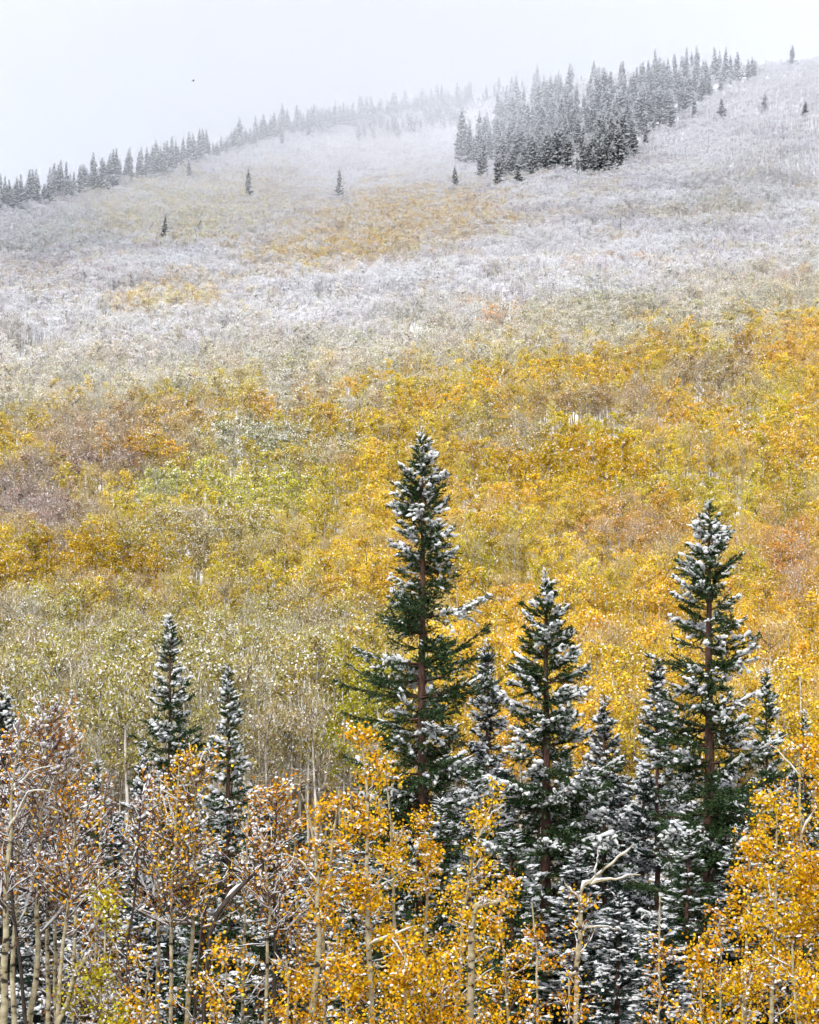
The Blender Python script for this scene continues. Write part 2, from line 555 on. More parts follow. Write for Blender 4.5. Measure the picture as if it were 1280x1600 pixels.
    return (tr.mesh('trunk', [M[wood]], True), cr.mesh('crown', [M[wood], M[needle]]), sm.mesh('snow', [M['snow']], True))


def place_spruce(name, label, group, meshes, loc, rz=0.0, sc=(1, 1, 1), cat='spruce tree'):
    e = link(name, None, None, loc)
    e.rotation_euler = (0.025 * math.sin(rz * 7), 0.025 * math.cos(rz * 5), rz) if loc[1] > 100 else (0, 0, rz)
    e.scale = sc
    tag(e, label, cat, group)
    for nm, me in zip(('trunk', 'crown', 'snow'), meshes):
        o = link(nm, me, e)
        if nm != 'trunk': o['kind'] = 'stuff'
    return e


def prof_px(pts, Y, zbase):
    """crown half widths measured at heights (row, half width in pixels)"""
    zz = np.array([(HV - v) / F * Y - zbase for v, w in pts])[::-1]
    ww = np.array([w / F * Y for v, w in pts])[::-1]
    return lambda z: np.interp(z, zz, ww)


# principal spruces in front of the slope: (column, top row, distance, profile, options, label)
NEAR = [
    (660, 668, 50, [(668, 2), (690, 13), (720, 27), (760, 42), (800, 54), (850, 64), (950, 84), (1050, 104), (1130, 100), (1230, 110), (1330, 120), (1600, 135)],
     dict(snow=0.52, bare=0.12, rb=0.21), 'tallest snow-dusted spruce, its bare brown trunk showing, left of centre'),
    (853, 893, 48, [(893, 2), (925, 15), (955, 30), (985, 48), (1060, 66), (1120, 88), (1200, 100), (1330, 118), (1600, 130)],
     dict(snow=0.72, bare=0.12, rb=0.22), 'snowy spruce, shortest and middle one of the three big spruces'),
    (1108, 778, 47, [(778, 2), (815, 18), (850, 34), (890, 48), (950, 60), (1030, 82), (1110, 98), (1220, 112), (1330, 125), (1600, 140)],
     dict(snow=0.66, bare=0.12, rb=0.24), 'second tallest spruce with reddish trunk at the right, beside the golden aspens'),
    (265, 962, 52, [(962, 2), (1000, 12), (1060, 24), (1120, 36), (1180, 54), (1260, 66), (1600, 90)],
     dict(snow=0.78, bare=0.10, rb=0.13), 'slim spruce with wide snowy lower arms, taller of the pair at left'),
    (357, 1040, 50, [(1040, 2), (1075, 11), (1130, 22), (1190, 34), (1280, 50), (1600, 85)],
     dict(snow=0.88, bare=0.06, rb=0.12), 'slender snow-covered spruce, shorter of the pair at left'),
]
for i, (u, vt, Y, pts, kw, lab) in enumerate(NEAR):
    X = (u - U0) / F * Y
    zb = float(ground(X, Y)[0])
    H = (HV - vt) / F * Y - zb
    ms = build_spruce(H, prof_px(pts, Y, zb), 100 + i, z_from=2.5, per=8, whorl=0.31, twig_step=0.115, ndens=85, nwid=0.0165, nlen=0.09, nmax=160000, **kw)
    place_spruce('spruce_tree', lab, 'spruces standing in front of the slope', ms, (X, Y, zb))

# shared mid-size spruces, heavily snowed, narrow and broad kinds
def cone(H, w, pw=0.8): return lambda z: w * np.clip(1 - z / H, 0, 1) ** pw + 0.05
MID = [build_spruce(13, cone(13, w, 0.75), 200 + k, z_from=0.6, per=8, whorl=0.30, twig_step=0.11, ndens=75, nlen=0.095, nwid=0.016, snow=s, rb=0.11, bare=0.05, needle=nm)
       for k, (w, s, nm) in enumerate([(1.75, 0.8, 'blue_needle'), (1.45, 0.6, 'needle'), (2.0, 0.78, 'blue_needle')])]
MIDS = [
    # column, top row, distance, kind, width factor, label
    (762, 1000, 56, 0, 1.0, 'snow-laden spruce tucked behind the right side of the tallest spruce'),
    (945, 1088, 55, 2, 1.0, 'broad snow-caked spruce behind the middle one of the three big spruces'),
    (1027, 1030, 54, 0, 1.05, 'snow-coated spruce close to the left of the second tallest spruce'),
    (1198, 1046, 57, 1, 0.9, 'narrow dark-tipped spruce close to the right of the second tallest spruce'),
    (1258, 1112, 60, 1, 0.7, 'small dark spruce top above the golden aspens at the right edge'),
    (4, 1074, 44, 0, 0.95, 'snowy spruce cut off by the left edge of the picture'),
    (152, 1190, 46, 1, 0.6, 'thin spruce between the left aspens, its tip below the bare twigs'),
    (225, 1165, 48, 2, 0.6, 'spruce with snow-bowed arms left of the slim tall spruce'),
    (410, 1235, 46, 1, 0.8, 'spruce half hidden behind yellow leaves right of the slender one'),
    (60, 1290, 42, 2, 0.75, 'snow-filled spruce behind the pale trunks at far left'),
    (320, 1330, 42, 1, 0.9, 'dark spruce behind the snowy leaning branch'),
    (455, 1345, 41, 2, 0.8, 'snow-flecked young spruce behind the forked aspen trunk left of centre'),
    (130, 1370, 40, 0, 0.8, 'young spruce low behind the pair of pale trunks at left'),
    (215, 1405, 39, 2, 0.75, 'low snowy spruce behind the green-yellow aspen'),
    (555, 1330, 45, 1, 0.8, 'shaded spruce behind the central golden aspen'),
    (690, 1250, 47, 1, 0.9, 'dark spruce under the tallest spruce, behind yellow leaves'),
    (800, 1300, 44, 1, 1.0, 'dark lower spruce between the bent aspen and the broken aspen'),
    (965, 1395, 41, 0, 0.75, 'small blue-green spruce just right of the broken pale aspen'),
    (900, 1330, 45, 2, 0.9, 'snow-topped spruce right behind the broken pale aspen'),
    (1035, 1420, 40, 2, 0.8, 'low spruce with heavy snow tufts at the foot of the right spruces'),
    (1075, 1300, 44, 1, 1.0, 'dark shaded spruce left of the reddish trunk'),
    (1160, 1290, 45, 2, 0.9, 'snow-draped spruce behind the left fringe of the right golden aspens'),
    (1245, 1330, 46, 1, 0.9, 'shaded spruce hidden behind the right golden aspens'),
]
rg = rs(5)
for (u, vt, Y, k, wf, lab) in MIDS:
    X = (u - U0) / F * Y; zb = float(ground(X, Y)[0])
    H = (HV - vt) / F * Y - zb
    place_spruce('spruce_tree', lab, 'spruces standing in front of the slope', MID[k], (X, Y, zb), rg.uniform(0, 6.28), (wf * (1.3 if vt > 1180 else 1.1), wf * (1.3 if vt > 1180 else 1.1), H / 13.0))

# a shaded rank of spruces between the foreground and the foot of the slope
rg = rs(6)
for j, u in enumerate(np.arange(-40, 1330, 46)):
    u = u + rg.uniform(-14, 14); Y = rg.uniform(58, 78)
    vt = np.interp(u, [0, 380, 470, 590, 640, 1000, 1280], [1250, 1260, 1275, 1270, 1180, 1180, 1210]) + rg.uniform(-25, 40)
    X = (u - U0) / F * Y; zb = float(ground(X, Y)[0]); H = (HV - vt) / F * Y - zb
    side = 'left of the tallest spruce' if u < 600 else ('under the right-hand spruces' if u > 1000 else 'between the three tall spruces')
    wf = rg.uniform(1.1, 1.5)
    place_spruce('spruce_tree', 'dim spruce at the back of the thicket, ' + side, 'shaded back rank ' + side, MID[rg.integers(3)], (X, Y, zb), rg.uniform(0, 6.28), (wf, wf, H / 13.0))

# ---------------------------------------------------------------- near aspens
GOLD = (0.88, 0.50, 0.016); AMBER = (0.84, 0.42, 0.018); LIME = (0.58, 0.50, 0.03); RUST = (0.58, 0.28, 0.05); YEL = (0.89, 0.555, 0.02)


def curve3(P0, D, ln, rng, n=6, lift=0.25, wob=0.07):
    m = len(P0)
    s = np.linspace(0, 1, n)
    P = P0[:, None, :] + D[:, None, :] * (ln[:, None] * s)[..., None]
    P[..., 2] += lift * ln[:, None] * s ** 2
    P += np.cumsum(rng.normal(0, 1, (m, n, 3)), 1) * (wob * ln[:, None, None] * 0.5) * (s > 0)[None, :, None]
    return P


def build_aspen(path, Y, seed, r0=0.09, nbr=34, blen=0.9, nleaf=3200, leafr=0.0245, snow=0.5, limbs=(), lo=None, twigs=6, bark='aspen_bark',
                elev=(0.25, 0.95), clump=0.085, tipr=0.012, leaflo=None):
    """path = trunk centre line in photograph pixels, foot first; limbs = extra pixel lines with a radius"""
    rng = rs(seed)
    pts = np.array([px3(u, v, Y) for u, v in path])
    foot = pts[0].copy()
    gz = float(ground(foot[0], Y)[0])
    lean = (pts[0] - pts[1]) / max(1e-3, abs(pts[0][2] - pts[1][2]))
    foot = pts[0] + lean * (pts[0][2] - gz) * 0.5
    foot[2] = gz - 0.2; foot[1] = Y
    pts = np.vstack([foot, pts])
    seg = np.concatenate([[0], np.cumsum(np.linalg.norm(np.diff(pts, axis=0), axis=1))]); tot = seg[-1]
    q = np.linspace(0, tot, 22)
    TP = np.stack([np.interp(q, seg, pts[:, c]) for c in range(3)], -1)
    jit = rng.normal(0, 0.012, TP.shape); jit[:, 2] = 0; TP += jit
    TR = r0 + (tipr - r0) * (q / tot) ** 1.15
    tr = MB(); tr.add(*tubes(TP[None], TR[None], 9))
    org = TP[0].copy()
    # branches
    zlo = lo if lo is not None else max(gz + 2.5, -8.5)
    ztop = TP[-1, 2]
    tq = np.interp(zlo, TP[:, 2], q) if TP[-1, 2] > zlo else 0.4 * tot
    a = tq + (tot - tq) * rng.random(nbr) ** 0.9
    B0 = np.stack([np.interp(a, q, TP[:, c]) for c in range(3)], -1)
    az = rng.uniform(0, 2 * np.pi, nbr); e = rng.uniform(*elev, nbr)
    D = np.stack([np.cos(az) * np.cos(e), np.sin(az) * np.cos(e), np.sin(e)], -1)
    f = (a - tq) / max(1e-6, tot - tq)
    bl = blen * np.clip(1.15 - 0.85 * f, 0.2, 1.1) * rng.uniform(0.5, 1.25, nbr)
    BP = curve3(B0, D, bl, rng, 6, 0.18, 0.10)
    BR = np.maximum(0.007, 0.014 * bl)[:, None] * np.linspace(1.2, 0.45, 6)
    br = MB(); br.add(*tubes(BP, BR, 4), 0)
    ti = np.repeat(np.arange(nbr), twigs); m = len(ti)
    s = rng.uniform(0.2, 1.0, m); k = np.minimum((s * 5).astype(int), 4); fr = (s * 5 - k)[:, None]
    T0 = BP[ti, k] * (1 - fr) + BP[ti, k + 1] * fr
    TD = norm(D[ti] * 0.6 + rng.normal(0, 0.55, (m, 3)) + np.array([0, 0, 0.15]))
    tl = (0.12 + 0.38 * bl[ti] * (1.1 - s)) * rng.uniform(0.6, 1.3, m)
    TW = curve3(T0, TD, tl, rng, 4, 0.12, 0.12)
    br.add(*tubes(TW, np.full((m, 4), 0.0055) * np.linspace(1.1, 0.5, 4), 3), 1)
    sm = MB()
    LP = []; LM = []
    for (lp, lr) in limbs:
        lr = lr * 0.72
        lp3 = np.array([px3(u, v, Y) for u, v in lp]); lp3[:, 1] += rng.normal(0, 0.1)
        sg = np.concatenate([[0], np.cumsum(np.linalg.norm(np.diff(lp3, axis=0), axis=1))])
        qq = np.linspace(0, sg[-1], 9)
        L3 = np.stack([np.interp(qq, sg, lp3[:, c]) for c in range(3)], -1)
        L3[1:] += rng.normal(0, 0.008, L3[1:].shape)
        LP.append((L3, lr))
    # snow lying along the branches
    def ridge(P, R, keep, fat):
        P = P[keep].copy(); R = R[keep]
        if not len(P): return
        R2 = np.maximum(R * 0.95, 0.009) * fat * rng.uniform(0.6, 1.3, R.shape)
        P[..., 2] += R * 0.6 + R2 * 0.6
        R2[:, 0] *= 0.1; R2[:, -1] *= 0.1
        sm.add(*tubes(P, R2, 5, 0.8))
    ridge(BP, BR, rng.random(nbr) < snow * 0.8, 1.2)
    ridge(TW[:, 1:], np.full((m, 3), 0.0055), rng.random(m) < snow * 0.28, 1.05)
    for L3, lr in LP:
        RR = (lr * np.linspace(1.0, 0.45, 9))[None]
        lb = MB(); lb.add(*tubes(L3[None], RR, 6))
        ls_ = MB()
        R2 = np.maximum(RR * 0.95, 0.010) * 1.1 * rng.uniform(0.3, 1.35, RR.shape); R2[:, 0] *= 0.2; R2[:, -1] *= 0.2
        P2 = L3[None].copy(); P2[..., 2] += RR * 0.75 + R2 * 0.6; P2 += rng.normal(0, 0.006, P2.shape)
        ls_.add(*tubes(P2, R2, 6, 0.8))
        LM.append((lb, ls_))
    # leaves hang round the twigs
    leaf = MB()
    if nleaf:
        cand = TW.reshape(-1, 3)
        if leaflo is not None: cand = cand[cand[:, 2] > leaflo]
        w = np.repeat(rng.random(max(1, len(cand) // 4 + 1)) ** 2.2, 4)[:len(cand)] + 0.015
        ci = rng.choice(len(cand), nleaf, p=w / w.sum())
        C = cand[ci] + rng.normal(0, clump, (nleaf, 3)) * np.array([1, 1, 0.9])
        leaf.add(*flakes(C, leafr * rng.uniform(0.65, 1.2, nleaf), rng, 5, 0.9))
        # little pads of snow caught on leaf clusters
        ns = int(nleaf * 0.02 + nbr * twigs * snow * 0.6)
        c2 = cand[rng.choice(len(cand), ns)] + rng.normal(0, 0.05, (ns, 3))
        dirs = norm(rng.normal(0, 1, (ns, 3)) * np.array([1, 1, 0.4]))
        r2 = rng.uniform(0.011, 0.026, ns)
        SP = c2[:, None, :] + dirs[:, None, :] * (r2[:, None] * np.array([-1.7, -0.6, 0.6, 1.7]))[..., None]
        sm.add(*tubes(SP, r2[:, None] * np.array([0.1, 1, 0.9, 0.1]), 5, 0.75))
    res = []
    for nm, b, mats, smo in (('trunk', tr, [M[bark]], True), ('twigs', br, [M['grey_twig'], M['red_twig']], False),
                             ('crown', leaf, [M['leaf']], False), ('snow', sm, [M['snow']], True)):
        if b.n:
            for v in b.v: v -= org.astype(np.float32)
            res.append((nm, b.mesh(nm, mats, smo)))
    for lb, ls_ in LM:
        for b in (lb, ls_):
            for v in b.v: v -= org.astype(np.float32)
        res.append(('limb', (lb.mesh('limb', [M[bark]], True), ls_.mesh('snow', [M['snow']], True))))
    return org, res


def near_aspen(label, path, Y, seed, colr=GOLD, leafsnow=0.05, group='aspens in the foreground thicket', name='aspen_tree', cat='aspen tree', **kw):
    org, parts = build_aspen(path, Y, seed, **kw)
    e = link(name, None, None, org)
    tag(e, label, cat, group)
    for nm, me in parts:
        if nm == 'limb':
            o = link('limb', me[0], e); link('snow', me[1], o)
            continue
        o = link(nm, me, e)
        if nm != 'trunk': o['kind'] = 'stuff'
        if nm == 'crown':
            o['leafcol'] = [float(c) for c in colr]; o['leafsnow'] = float(leafsnow)
    return e


A = near_aspen
# the golden group at the centre
A('golden aspen in full leaf with a straight pale trunk, centre foreground', [(583, 1600), (577, 1500), (572, 1380), (574, 1260), (566, 1150)], 30, 301, GOLD, r0=0.10, nbr=46, blen=1.0, nleaf=5200, snow=0.35,
  limbs=[([(577, 1475), (600, 1466), (625, 1455), (645, 1448)], 0.03), ([(574, 1410), (595, 1385), (620, 1370), (640, 1358)], 0.025), ([(577, 1460), (565, 1440), (552, 1432)], 0.02), ([(583, 1512), (610, 1510), (640, 1513)], 0.02)])
A('golden aspen whose crown leans toward the tallest spruce, right of the central trunk', [(622, 1600), (618, 1450), (612, 1300), (603, 1205)], 31.5, 302, YEL, r0=0.07, nbr=36, blen=0.9, nleaf=4200, snow=0.3)
A('amber-leaved aspen with a thick white lower trunk, left of the central aspen', [(487, 1600), (494, 1540), (499, 1460), (495, 1360), (488, 1290), (470, 1240)], 29, 303, GOLD, r0=0.12, nbr=30, blen=0.8, nleaf=2500, snow=0.55,
  limbs=[([(497, 1380), (470, 1345), (448, 1335)], 0.025), ([(500, 1500), (530, 1498), (555, 1490)], 0.02)])
A('thin aspen standing against the thick white trunk left of centre', [(506, 1600), (505, 1500), (508, 1420), (520, 1320), (530, 1230)], 30.5, 304, GOLD, r0=0.06, nbr=30, blen=0.8, nleaf=3000, snow=0.35)
A('golden aspen filling the gap under the tallest spruce', [(668, 1600), (664, 1480), (668, 1360), (664, 1290)], 33, 305, GOLD, r0=0.07, nbr=34, blen=0.95, nleaf=2850, snow=0.3)
A('aspen with its broken top bent flat to the right and capped with snow', [(733, 1600), (735, 1520), (737, 1450), (737, 1425), (745, 1414), (760, 1409), (782, 1410)], 28.5, 306, GOLD, r0=0.085, nbr=20, blen=0.8, nleaf=1500, snow=0.6, tipr=0.045, lo=-8,
  limbs=[([(739, 1420), (750, 1411), (765, 1408), (783, 1409)], 0.03), ([(735, 1452), (718, 1445), (702, 1436)], 0.02), ([(738, 1495), (752, 1487), (767, 1478)], 0.025)])
A('bright yellow aspen topped by a snowy crooked limb near the dark spruces', [(712, 1600), (722, 1450), (735, 1350), (748, 1300), (770, 1255)], 31, 307, YEL, r0=0.07, nbr=40, blen=0.85, nleaf=3450, snow=0.3,
  limbs=[([(750, 1305), (758, 1290), (772, 1268), (790, 1255)], 0.022)])
A('leafy golden aspen to the right of the bent-topped one', [(795, 1600), (790, 1520), (782, 1440), (790, 1375)], 30, 308, GOLD, r0=0.05, nbr=34, blen=0.85, nleaf=2700, snow=0.3)
A('thin aspen stem in front of the reddish trunk, few leaves', [(840, 1600), (838, 1520), (837, 1450), (832, 1410)], 28, 309, AMBER, r0=0.035, nbr=18, blen=0.6, nleaf=900, snow=0.5)
A('low golden aspen at the bottom edge, left of the bent-topped one', [(690, 1600), (688, 1560), (692, 1500)], 27.5, 310, GOLD, r0=0.05, nbr=26, blen=0.8, nleaf=1950, snow=0.25)
A('low golden aspen at the bottom edge, right of the central trunk', [(632, 1600), (630, 1570), (634, 1480)], 27, 311, GOLD, r0=0.05, nbr=26, blen=0.85, nleaf=2100, snow=0.25)
A('low amber aspen at the bottom edge, under the thick white trunk', [(540, 1600), (538, 1570), (545, 1480)], 27, 312, GOLD, r0=0.05, nbr=26, blen=0.85, nleaf=1950, snow=0.3)
A('pale broken aspen with two snowy forked limbs reaching right', [(900, 1600), (902, 1520), (905, 1440), (908, 1392)], 28, 313, GOLD, 0.1, r0=0.056, nbr=14, blen=0.5, nleaf=160, snow=0.8, tipr=0.034, lo=-4.8, leaflo=None,
  limbs=[([(907, 1398), (912, 1385), (930, 1372), (950, 1355), (968, 1340), (976, 1338), (988, 1322)], 0.040), ([(922, 1380), (945, 1373), (970, 1371), (985, 1364), (999, 1366)], 0.030), ([(905, 1405), (895, 1395), (882, 1378)], 0.025), ([(904, 1455), (925, 1448), (945, 1449), (965, 1452)], 0.025), ([(902, 1520), (885, 1524), (872, 1518)], 0.02), ([(930, 1372), (932, 1350), (936, 1325)], 0.016)])
A('amber sapling in front of the broken pale aspen, by the bottom edge', [(890, 1600), (893, 1570), (890, 1530)], 26.5, 314, AMBER, r0=0.03, nbr=22, blen=0.7, nleaf=1300, snow=0.4)
A('orange-leaved aspen sapling in the snow at the foot of the right spruces', [(1030, 1600), (1030, 1480), (1033, 1400)], 28, 315, AMBER, 0.1, r0=0.03, nbr=24, blen=0.55, nleaf=900, snow=0.75)
A('slim pale sapling pole left of the right golden aspens', [(1125, 1600), (1126, 1500), (1125, 1430)], 29, 316, AMBER, r0=0.035, nbr=20, blen=0.6, nleaf=900, snow=0.5)
A('golden sapling at the bottom, beside the slim pole', [(1095, 1600), (1095, 1560), (1092, 1500)], 27, 317, GOLD, r0=0.035, nbr=24, blen=0.8, nleaf=1900, snow=0.35)
A('leafy aspen forming the left fringe of the right golden group', [(1165, 1600), (1166, 1480), (1172, 1380), (1170, 1310)], 30, 318, GOLD, r0=0.06, nbr=40, blen=0.85, nleaf=4600, snow=0.35)
A('tallest golden aspen of the right group, trunk near the edge', [(1250, 1600), (1252, 1450), (1250, 1300), (1248, 1165)], 31, 319, GOLD, r0=0.09, nbr=52, blen=1.0, nleaf=6500, snow=0.35,
  limbs=[([(1250, 1300), (1270, 1262), (1290, 1245)], 0.03), ([(1250, 1215), (1225, 1185), (1205, 1165)], 0.02)])
A('golden aspen cut off by the right edge', [(1292, 1600), (1290, 1450), (1286, 1300), (1284, 1180)], 30, 320, GOLD, r0=0.08, nbr=46, blen=1.0, nleaf=5200, snow=0.3)
A('full golden aspen between the edge tree and the fringe of the right group', [(1205, 1600), (1208, 1500), (1212, 1380), (1215, 1260)], 29, 321, YEL, r0=0.07, nbr=44, blen=0.9, nleaf=5200, snow=0.35)
A('low golden aspen in the bottom right corner', [(1245, 1600), (1242, 1570), (1240, 1470)], 26.5, 322, GOLD, r0=0.05, nbr=30, blen=0.9, nleaf=2550, snow=0.3)
A('low yellow aspen at the bottom, left part of the right group', [(1165, 1600), (1162, 1580), (1168, 1500)], 26.5, 323, YEL, r0=0.05, nbr=28, blen=0.8, nleaf=1950, snow=0.3)
# the left thicket
A('thick pale trunk at the left edge, few leaves', [(5, 1600), (8, 1480), (12, 1340), (20, 1240), (30, 1150)], 28, 330, AMBER, lo=-3.6, r0=0.12, nbr=40, blen=0.95, nleaf=371, snow=0.75, twigs=8,
  limbs=[([(12, 1300), (45, 1235), (80, 1236)], 0.028), ([(18, 1235), (50, 1205), (85, 1196)], 0.028)])
A('greyish trunk second from the left edge', [(24, 1600), (20, 1490), (26, 1390), (32, 1300), (45, 1190)], 29.5, 331, AMBER, lo=-3.6, r0=0.085, nbr=44, blen=0.95, nleaf=288, snow=0.75, twigs=8,
  limbs=[([(28, 1365), (60, 1353), (100, 1355)], 0.025), ([(30, 1425), (45, 1420), (60, 1412)], 0.02)])
A('blackened dead trunk between the two leftmost pale ones', [(40, 1600), (32, 1500), (20, 1420), (16, 1330), (15, 1230)], 28.8, 332, RUST, 0.2, lo=-3.6, r0=0.06, nbr=26, blen=0.9, nleaf=82, snow=0.8, bark='dark_bark', twigs=6)
A('leaning pale trunk crossing the snowy limbs at left', [(48, 1600), (56, 1500), (60, 1400), (64, 1290), (70, 1170), (80, 1110)], 29, 333, RUST, 0.12, lo=-3.6, r0=0.09, nbr=56, blen=1.0, nleaf=618, snow=0.8, twigs=9,
  limbs=[([(62, 1355), (100, 1353), (135, 1356), (170, 1355)], 0.025), ([(66, 1260), (95, 1268), (120, 1275), (160, 1250)], 0.022)])
A('left stem of the close pair of pale trunks', [(74, 1600), (75, 1500), (78, 1400), (88, 1280), (90, 1160)], 30, 334, RUST, 0.12, lo=-3.6, r0=0.07, nbr=50, blen=0.95, nleaf=618, snow=0.75, twigs=8)
A('right stem of the close pair of pale trunks', [(86, 1600), (86, 1480), (84, 1390), (100, 1270), (108, 1150)], 30.3, 335, AMBER, 0.12, lo=-3.6, r0=0.065, nbr=46, blen=0.95, nleaf=618, snow=0.75, twigs=8)
A('slanting pale trunk just right of the close pair', [(90, 1600), (98, 1500), (106, 1420), (115, 1330), (118, 1240)], 28.4, 336, AMBER, 0.1, lo=-3.6, r0=0.07, nbr=40, blen=0.9, nleaf=618, snow=0.7, twigs=7)
A('pale pole leaning right, its broken top snowed over', [(92, 1600), (108, 1555), (120, 1515), (132, 1495)], 27.5, 337, LIME, r0=0.05, nbr=10, blen=0.5, nleaf=82, snow=0.7, tipr=0.035,
  limbs=[([(130, 1498), (140, 1488), (150, 1480)], 0.025)])
A('bushy green-yellow aspen low in the left foreground', [(160, 1600), (158, 1540), (165, 1460), (168, 1410)], 27.5, 338, LIME, 0.04, r0=0.04, nbr=44, blen=0.9, nleaf=2565, snow=0.3)
A('golden aspen crown above the bushy green-yellow one', [(190, 1600), (185, 1500), (172, 1420), (165, 1370)], 29.5, 339, GOLD, 0.08, r0=0.045, nbr=34, blen=0.85, nleaf=1365, snow=0.5)
A('dark stem with a snowy fork below the slim tall spruce', [(205, 1600), (198, 1500), (210, 1400), (218, 1300), (220, 1235)], 29, 340, RUST, 0.2, r0=0.05, nbr=36, blen=0.9, nleaf=158, snow=0.85, bark='dark_bark', twigs=8,
  limbs=[([(221, 1282), (232, 1270), (248, 1258)], 0.035), ([(214, 1330), (200, 1355), (190, 1338)], 0.025)])
A('reddish bare-twigged aspen in front of the hillside at far left', [(115, 1600), (118, 1420), (112, 1280), (105, 1180), (98, 1100)], 33, 341, RUST, 0.15, r0=0.06, nbr=64, blen=1.05, nleaf=825, snow=0.8, twigs=10)
A('bare-twigged aspen with rusty leaves left of the slim tall spruce', [(150, 1600), (152, 1420), (158, 1290), (160, 1200)], 33, 342, RUST, 0.15, r0=0.06, nbr=56, blen=1.0, nleaf=701, snow=0.8, twigs=9)
A('straight pale trunk in front of the slim tall spruce', [(246, 1600), (247, 1500), (247, 1400), (250, 1300), (252, 1215)], 30, 343, AMBER, 0.08, lo=-3.6, r0=0.065, nbr=40, blen=0.85, nleaf=490, snow=0.6)
A('olive-barked aspen right of the slim tall spruce', [(266, 1600), (267, 1480), (270, 1370), (276, 1270), (280, 1195)], 29, 344, GOLD, 0.08, lo=-3.6, r0=0.06, nbr=42, blen=0.9, nleaf=779, snow=0.5)
A('greenish trunk with orange crown between the two left spruces', [(292, 1600), (298, 1490), (303, 1390), (304, 1290), (308, 1180)], 29.5, 345, GOLD, 0.08, lo=-3.6, r0=0.075, nbr=46, blen=0.95, nleaf=865, snow=0.5,
  limbs=[([(303, 1360), (320, 1352), (340, 1350)], 0.02)])
A('brown stem leaning against the greenish trunk', [(303, 1600), (308, 1520), (316, 1440), (330, 1400)], 28.6, 346, AMBER, 0.1, r0=0.05, nbr=24, blen=0.7, nleaf=371, snow=0.6, bark='dark_bark')
A('dead branch leaning right under a thick ridge of snow', [(318, 1600), (325, 1500), (334, 1432), (360, 1398), (385, 1378), (402, 1358)], 28, 347, RUST, 0.2, r0=0.05, nbr=14, blen=0.6, nleaf=61, snow=0.9, bark='dark_bark', tipr=0.03,
  limbs=[([(334, 1432), (360, 1398), (385, 1378), (410, 1352)], 0.05), ([(320, 1485), (360, 1478), (412, 1474)], 0.02)], name='dead_aspen')
A('pale trunk of the pair below the slender spruce', [(416, 1600), (418, 1500), (421, 1420), (416, 1380), (408, 1300)], 29.5, 348, AMBER, 0.1, lo=-3.6, r0=0.065, nbr=32, blen=0.8, nleaf=294, snow=0.65)
A('dark brown trunk of the pair below the slender spruce', [(430, 1600), (430, 1500), (429, 1400), (428, 1300), (432, 1235)], 30.2, 349, AMBER, 0.1, lo=-3.6, r0=0.07, nbr=40, blen=0.9, nleaf=783, snow=0.65, bark='dark_bark',
  limbs=[([(428, 1335), (445, 1318), (468, 1302)], 0.028)])
A('low amber aspen left of centre at the bottom edge', [(352, 1600), (350, 1560), (356, 1480)], 27.5, 350, GOLD, 0.08, r0=0.04, nbr=34, blen=0.9, nleaf=1620, snow=0.5)
A('low golden aspen at the bottom edge beneath the dark brown trunk', [(450, 1600), (452, 1560), (447, 1500)], 27.5, 351, GOLD, 0.08, r0=0.04, nbr=30, blen=0.85, nleaf=1485, snow=0.45)
A('orange aspen crown right of the slender spruce', [(462, 1600), (466, 1450), (462, 1330), (455, 1250)], 31, 352, AMBER, 0.1, r0=0.055, nbr=40, blen=0.9, nleaf=907, snow=0.65, twigs=7)
A('orange aspen crown under the slender spruce', [(380, 1600), (382, 1450), (385, 1320), (390, 1250)], 32, 353, AMBER, 0.1, r0=0.05, nbr=38, blen=0.9, nleaf=548, snow=0.65, twigs=7)
A('low golden aspen at the bottom edge beneath the olive-barked trunk', [(225, 1600), (228, 1575), (232, 1510)], 27, 354, GOLD, 0.08, r0=0.04, nbr=26, blen=0.75, nleaf=1012, snow=0.5)

# ---------------------------------------------------------------- spruces far up the slope
FAR = []
for k, (w, s) in enumerate([(3.2, 0.8), (2.8, 0.75), (3.7, 0.85), (2.4, 0.75)]):
    FAR.append(build_spruce(17, cone(17, w, 0.95), 400 + k, z_from=0.5, per=6, whorl=0.5, twig_step=0.45, ndens=5, nlen=0.6, nwid=0.11, snow=s, rb=0.2, bare=0.05,
                            needle='blue_needle', sk=3, snowr=0.19, lump=0.9, snowup=1.4))


def hill_point(u, v):
    Y = float(depth(u, v)); X = (u - U0) / F * Y
    return X, Y, float(ground(X, Y)[0])


def far_spruce(u, v, hpx, label, group, rng, wf=1.0, dy=0.0):
    Y = float(depth(u, v)) + dy; X = (u - U0) / F * Y
    z = float(ground(X, Y)[0])
    H = hpx / F * Y
    s = H / 17.0
    w = max(s, 0.45) * wf
    return place_spruce('spruce_tree', label, group, FAR[rng.integers(4)], (X, Y, z - 0.1), rng.uniform(0, 6.28), (w, w, s))


